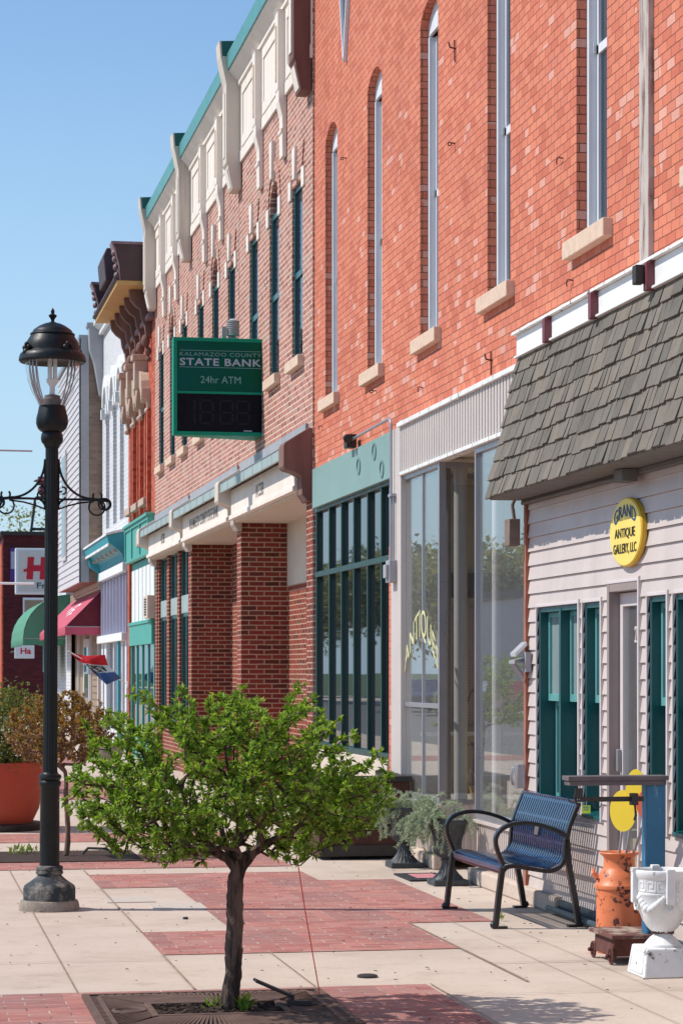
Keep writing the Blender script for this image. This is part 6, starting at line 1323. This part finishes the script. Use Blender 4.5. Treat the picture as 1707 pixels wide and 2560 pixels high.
# ------------------------------------------------------------------ flag on its stick
def flag():
    Y = Yw(317, WB-.05); X1 = WB; zt = lambda py, xx: EYE+(YH-py)*(Y*CS+xx*SN)/F
    P = lambda xx, py: (XatY(xx, Y), zt(py, XatY(xx, Y)))
    b = (WB-.02, Y, P(317, 1711)[1]); tip = P(170, 1627)
    t = thing('flag', 'red white and blue shop flag with dark letters on a slanted stick', 'flag', b)
    m = MB(); m.tube([b, (tip[0], Y, tip[1])], .011, 8); m.box(WB-.04, WB+.001, Y-.04, Y+.04, b[2]-.06, b[2]+.06); m.build('stick', M['white_paint'], t)
    grid = [[P(173,1630), P(215,1640), P(262,1637)], [P(200,1655), P(232,1660), P(270,1662)], [P(222,1668), P(250,1683), P(286,1680)], [P(252,1698), P(266,1712), P(303,1696)]]
    def S(u, v):
        a = u*3; i = min(int(a), 2); f = a-i; b_ = v*2; j = min(int(b_), 1); g = b_-j
        q = [[Vector((grid[i+di][j+dj][0], 0, grid[i+di][j+dj][1])) for dj in (0,1)] for di in (0,1)]
        p = q[0][0].lerp(q[0][1], g).lerp(q[1][0].lerp(q[1][1], g), f); p.y = Y - .03 + .06*math.sin(u*9+v*5)*.7 + .04*math.sin(v*11); return p
    for nm, u0, u1, m_ in (('red_band', 0, .36, 'flag_red'), ('white_band', .36, .66, 'flag_white'), ('blue_band', .66, 1, 'flag_blue')):
        mb = MB(); n, k = 8, 14; mb.smooth = True; V = [S(u0+(u1-u0)*i/n, j/k) for i in range(n+1) for j in range(k+1)]; V2 = [p + Vector((0, .006, 0)) for p in V]; o = len(V)
        fs = [(i*(k+1)+j, i*(k+1)+j+1, (i+1)*(k+1)+j+1, (i+1)*(k+1)+j) for i in range(n) for j in range(k)]
        mb.add(V+V2, fs + [tuple(q+o for q in f[::-1]) for f in fs]); ob = mb.build(nm, M[m_], t)
        if nm == 'white_band':
            vs_, f2 = letters('OPEN', bold=.03); lb = MB(); lb.add([S(.40+.22*(1-v), .12+.66*u) + Vector((0, -.012, 0)) for u, v, z in vs_], f2); lb.build('lettering', M['letter_dark'], ob)
flag()

# ------------------------------------------------------------------ antiques seen in the shop window
def chair(x, y, z):
    t = thing('wooden_chair', 'dark bentwood chair on show inside the antique shop window', 'chair', (x, y, z)); m = MB()
    for dx, dy in ((-.17,-.17),(.17,-.17),(-.17,.17),(.17,.17)): l = MB(); l.tube([(x+dx, y+dy, z), (x+dx*.9, y+dy*.9, z+.44)], .014, 8); l.build('leg', M['brown_wood'], t)
    MB().box(x-.19, x+.19, y-.19, y+.19, z+.441, z+.47).build('seat', M['brown_wood'], t, bevel=.01)
    m.tube([(x-.17, y+.17, z+.47), (x-.16, y+.2, z+.75), (x-.10, y+.21, z+.90), (x, y+.21, z+.94), (x+.10, y+.21, z+.90), (x+.16, y+.2, z+.75), (x+.17, y+.17, z+.47)], .014, 8); m.tube([(x-.06, y+.18, z+.47), (x-.06, y+.21, z+.92)], .008, 6); m.tube([(x+.06, y+.18, z+.47), (x+.06, y+.21, z+.92)], .008, 6); m.build('backrest', M['brown_wood'], t)
chair(XatY(1190, YA_+.8)+.1, YA_+.8, ZB+.0)
x = XatY(1190, YA_+.22); y = YA_+.22; t = thing('flower_pot', 'mustard yellow pot with a drooping stem inside the shop window', 'pot', (x, y, ZB)); MB().lathe([(.04,0),(.055,.09),(.062,.115),(.066,.12),(.058,.12),(.05,.1),(.01,.1)], (x, y, ZB+.001), 24).build('pot', M['pot_yellow'], t)
m = MB(); m.tube([(x, y, ZB+.1), (x-.02, y, ZB+.22), (x-.05, y, ZB+.26), (x-.07, y, ZB+.2)], .003, 5); m.box(x-.085, x-.055, y-.004, y+.004, ZB+.15, ZB+.2); m.build('stem', M['cream_paint'], t)

# ------------------------------------------------------------------ across the street: what the shop windows mirror
def canopy_tree(name, label, x, y, h, rx, seed, m='leaf3', n=2600, L=.17, group=None, tr=.16, z0=0):
    r = random.Random(seed); t = thing(name, label, 'tree', (x, y, z0), group); b = MB(); ht = h*.4
    b.tube([(x, y, z0), (x+.05, y, z0+ht*.5), (x-.05, y+.05, z0+ht)], [tr*1.3, tr, tr*.8], 9)
    b.build('trunk', M['bark'], t); l = MB()
    for k in range(9): a = r.uniform(0, 2*PI); l.tube([(x-.05, y+.05, z0+ht*.95), (x+rx*.4*math.cos(a), y+rx*.4*math.sin(a), z0+h*r.uniform(.5,.65)), (x+rx*.75*math.cos(a), y+rx*.75*math.sin(a), z0+h*r.uniform(.65,.92))], [tr*.5, tr*.3, .03], 6)
    l.build('limbs', M['bark'], t); c = MB()
    for k in range(7): a = r.uniform(0, 2*PI); q = r.uniform(.15,.55); leafy(c, (x+rx*q*math.cos(a), y+rx*q*math.sin(a), z0+h*r.uniform(.5,.82)), rx*r.uniform(.4,.6), rx*r.uniform(.4,.6), h*r.uniform(.14,.22), n//7, L, seed*10+k, .2, .7)
    c.build('crown', M[m], t); return t
x = XatY(62, 150); canopy_tree('spring_tree', 'pale yellow green tree rising beyond the flat roof of the plum building', XatY(95, 150), 150, 12.8, 4.2, 3, 'leaf5', 2400, .22)
for i, (x, y, h, rx, m) in enumerate([(-24, 128, 8.6, 5, 'leaf5'), (-29, 136, 9.6, 5.5, 'leaf1'), (-23, 150, 9.8, 5, 'leaf5'), (-34, 146, 10.5, 6, 'leaf3'), (-19, 160, 9.2, 5, 'leaf5'), (-27, 166, 10.8, 6, 'leaf3')]):
    canopy_tree('street_tree', 'leafy tree across the street seen only mirrored in the shop glass', x, y, h, rx, 40+i, m, 5200, .42, group='trees across the street')
lb = thing('long_white_building', 'long low white building across the street mirrored in the shop glass', 'building', (-20.5, 118, 0)); MB().box(-32, -20.5, 96, 126, -.01, 5.2).build('wall', M['white_brick'], lb); MB().box(-32.2, -20.3, 95.8, 126.2, 5.21, 5.6).build('roof', M['dark_metal'], lb)
def car(x, y, m, label):
    t = thing('parked_car', label, 'car', (x, y, -.13)); z = -.13
    m_ = MB(); m_.prism([(x-.88, y+a, z+b) for a, b in [(-2.2,.35),(-2.25,.75),(-1.3,.92),(-.6,1.42),(.9,1.45),(1.7,.98),(2.2,.9),(2.25,.4)]], (1.76, 0, 0)); m_.build('body', m, t, bevel=.05)
    g = MB(); g.prism([(x-.885, y+a, z+b) for a, b in [(-1.1,.95),(-.55,1.36),(.85,1.38),(1.45,1.0)]], (1.77, 0, 0)); g.build('window', M['glass_dark'], t)
    for dy in (-1.4, 1.4):
        for dx in (-.8, .8): w_ = MB(); w_.tube([(x+dx-.1, y+dy, z+.33), (x+dx+.1, y+dy, z+.33)], .33, 20); wo = w_.build('wheel', M['rubber'], t); w_ = MB(); w_.tube([(x+dx-.108, y+dy, z+.33), (x+dx+.108, y+dy, z+.33)], .19, 14); w_.build('rim', M['alu'], wo)
car(-13.6, 84, mat('car_red', px(150,40,30,.8), .25, .05, 2, coat=.6), 'red car parked across the street, mirrored in the shop glass')
car(-13.6, 92, mat('car_silver', px(190,196,204,.7), .25, .05, 2, coat=.6), 'silver car parked across the street, mirrored in the shop glass')
car(-13.6, 101, mat('car_navy', px(30,50,90,.8), .25, .05, 2, coat=.6), 'navy car parked across the street, mirrored in the shop glass')
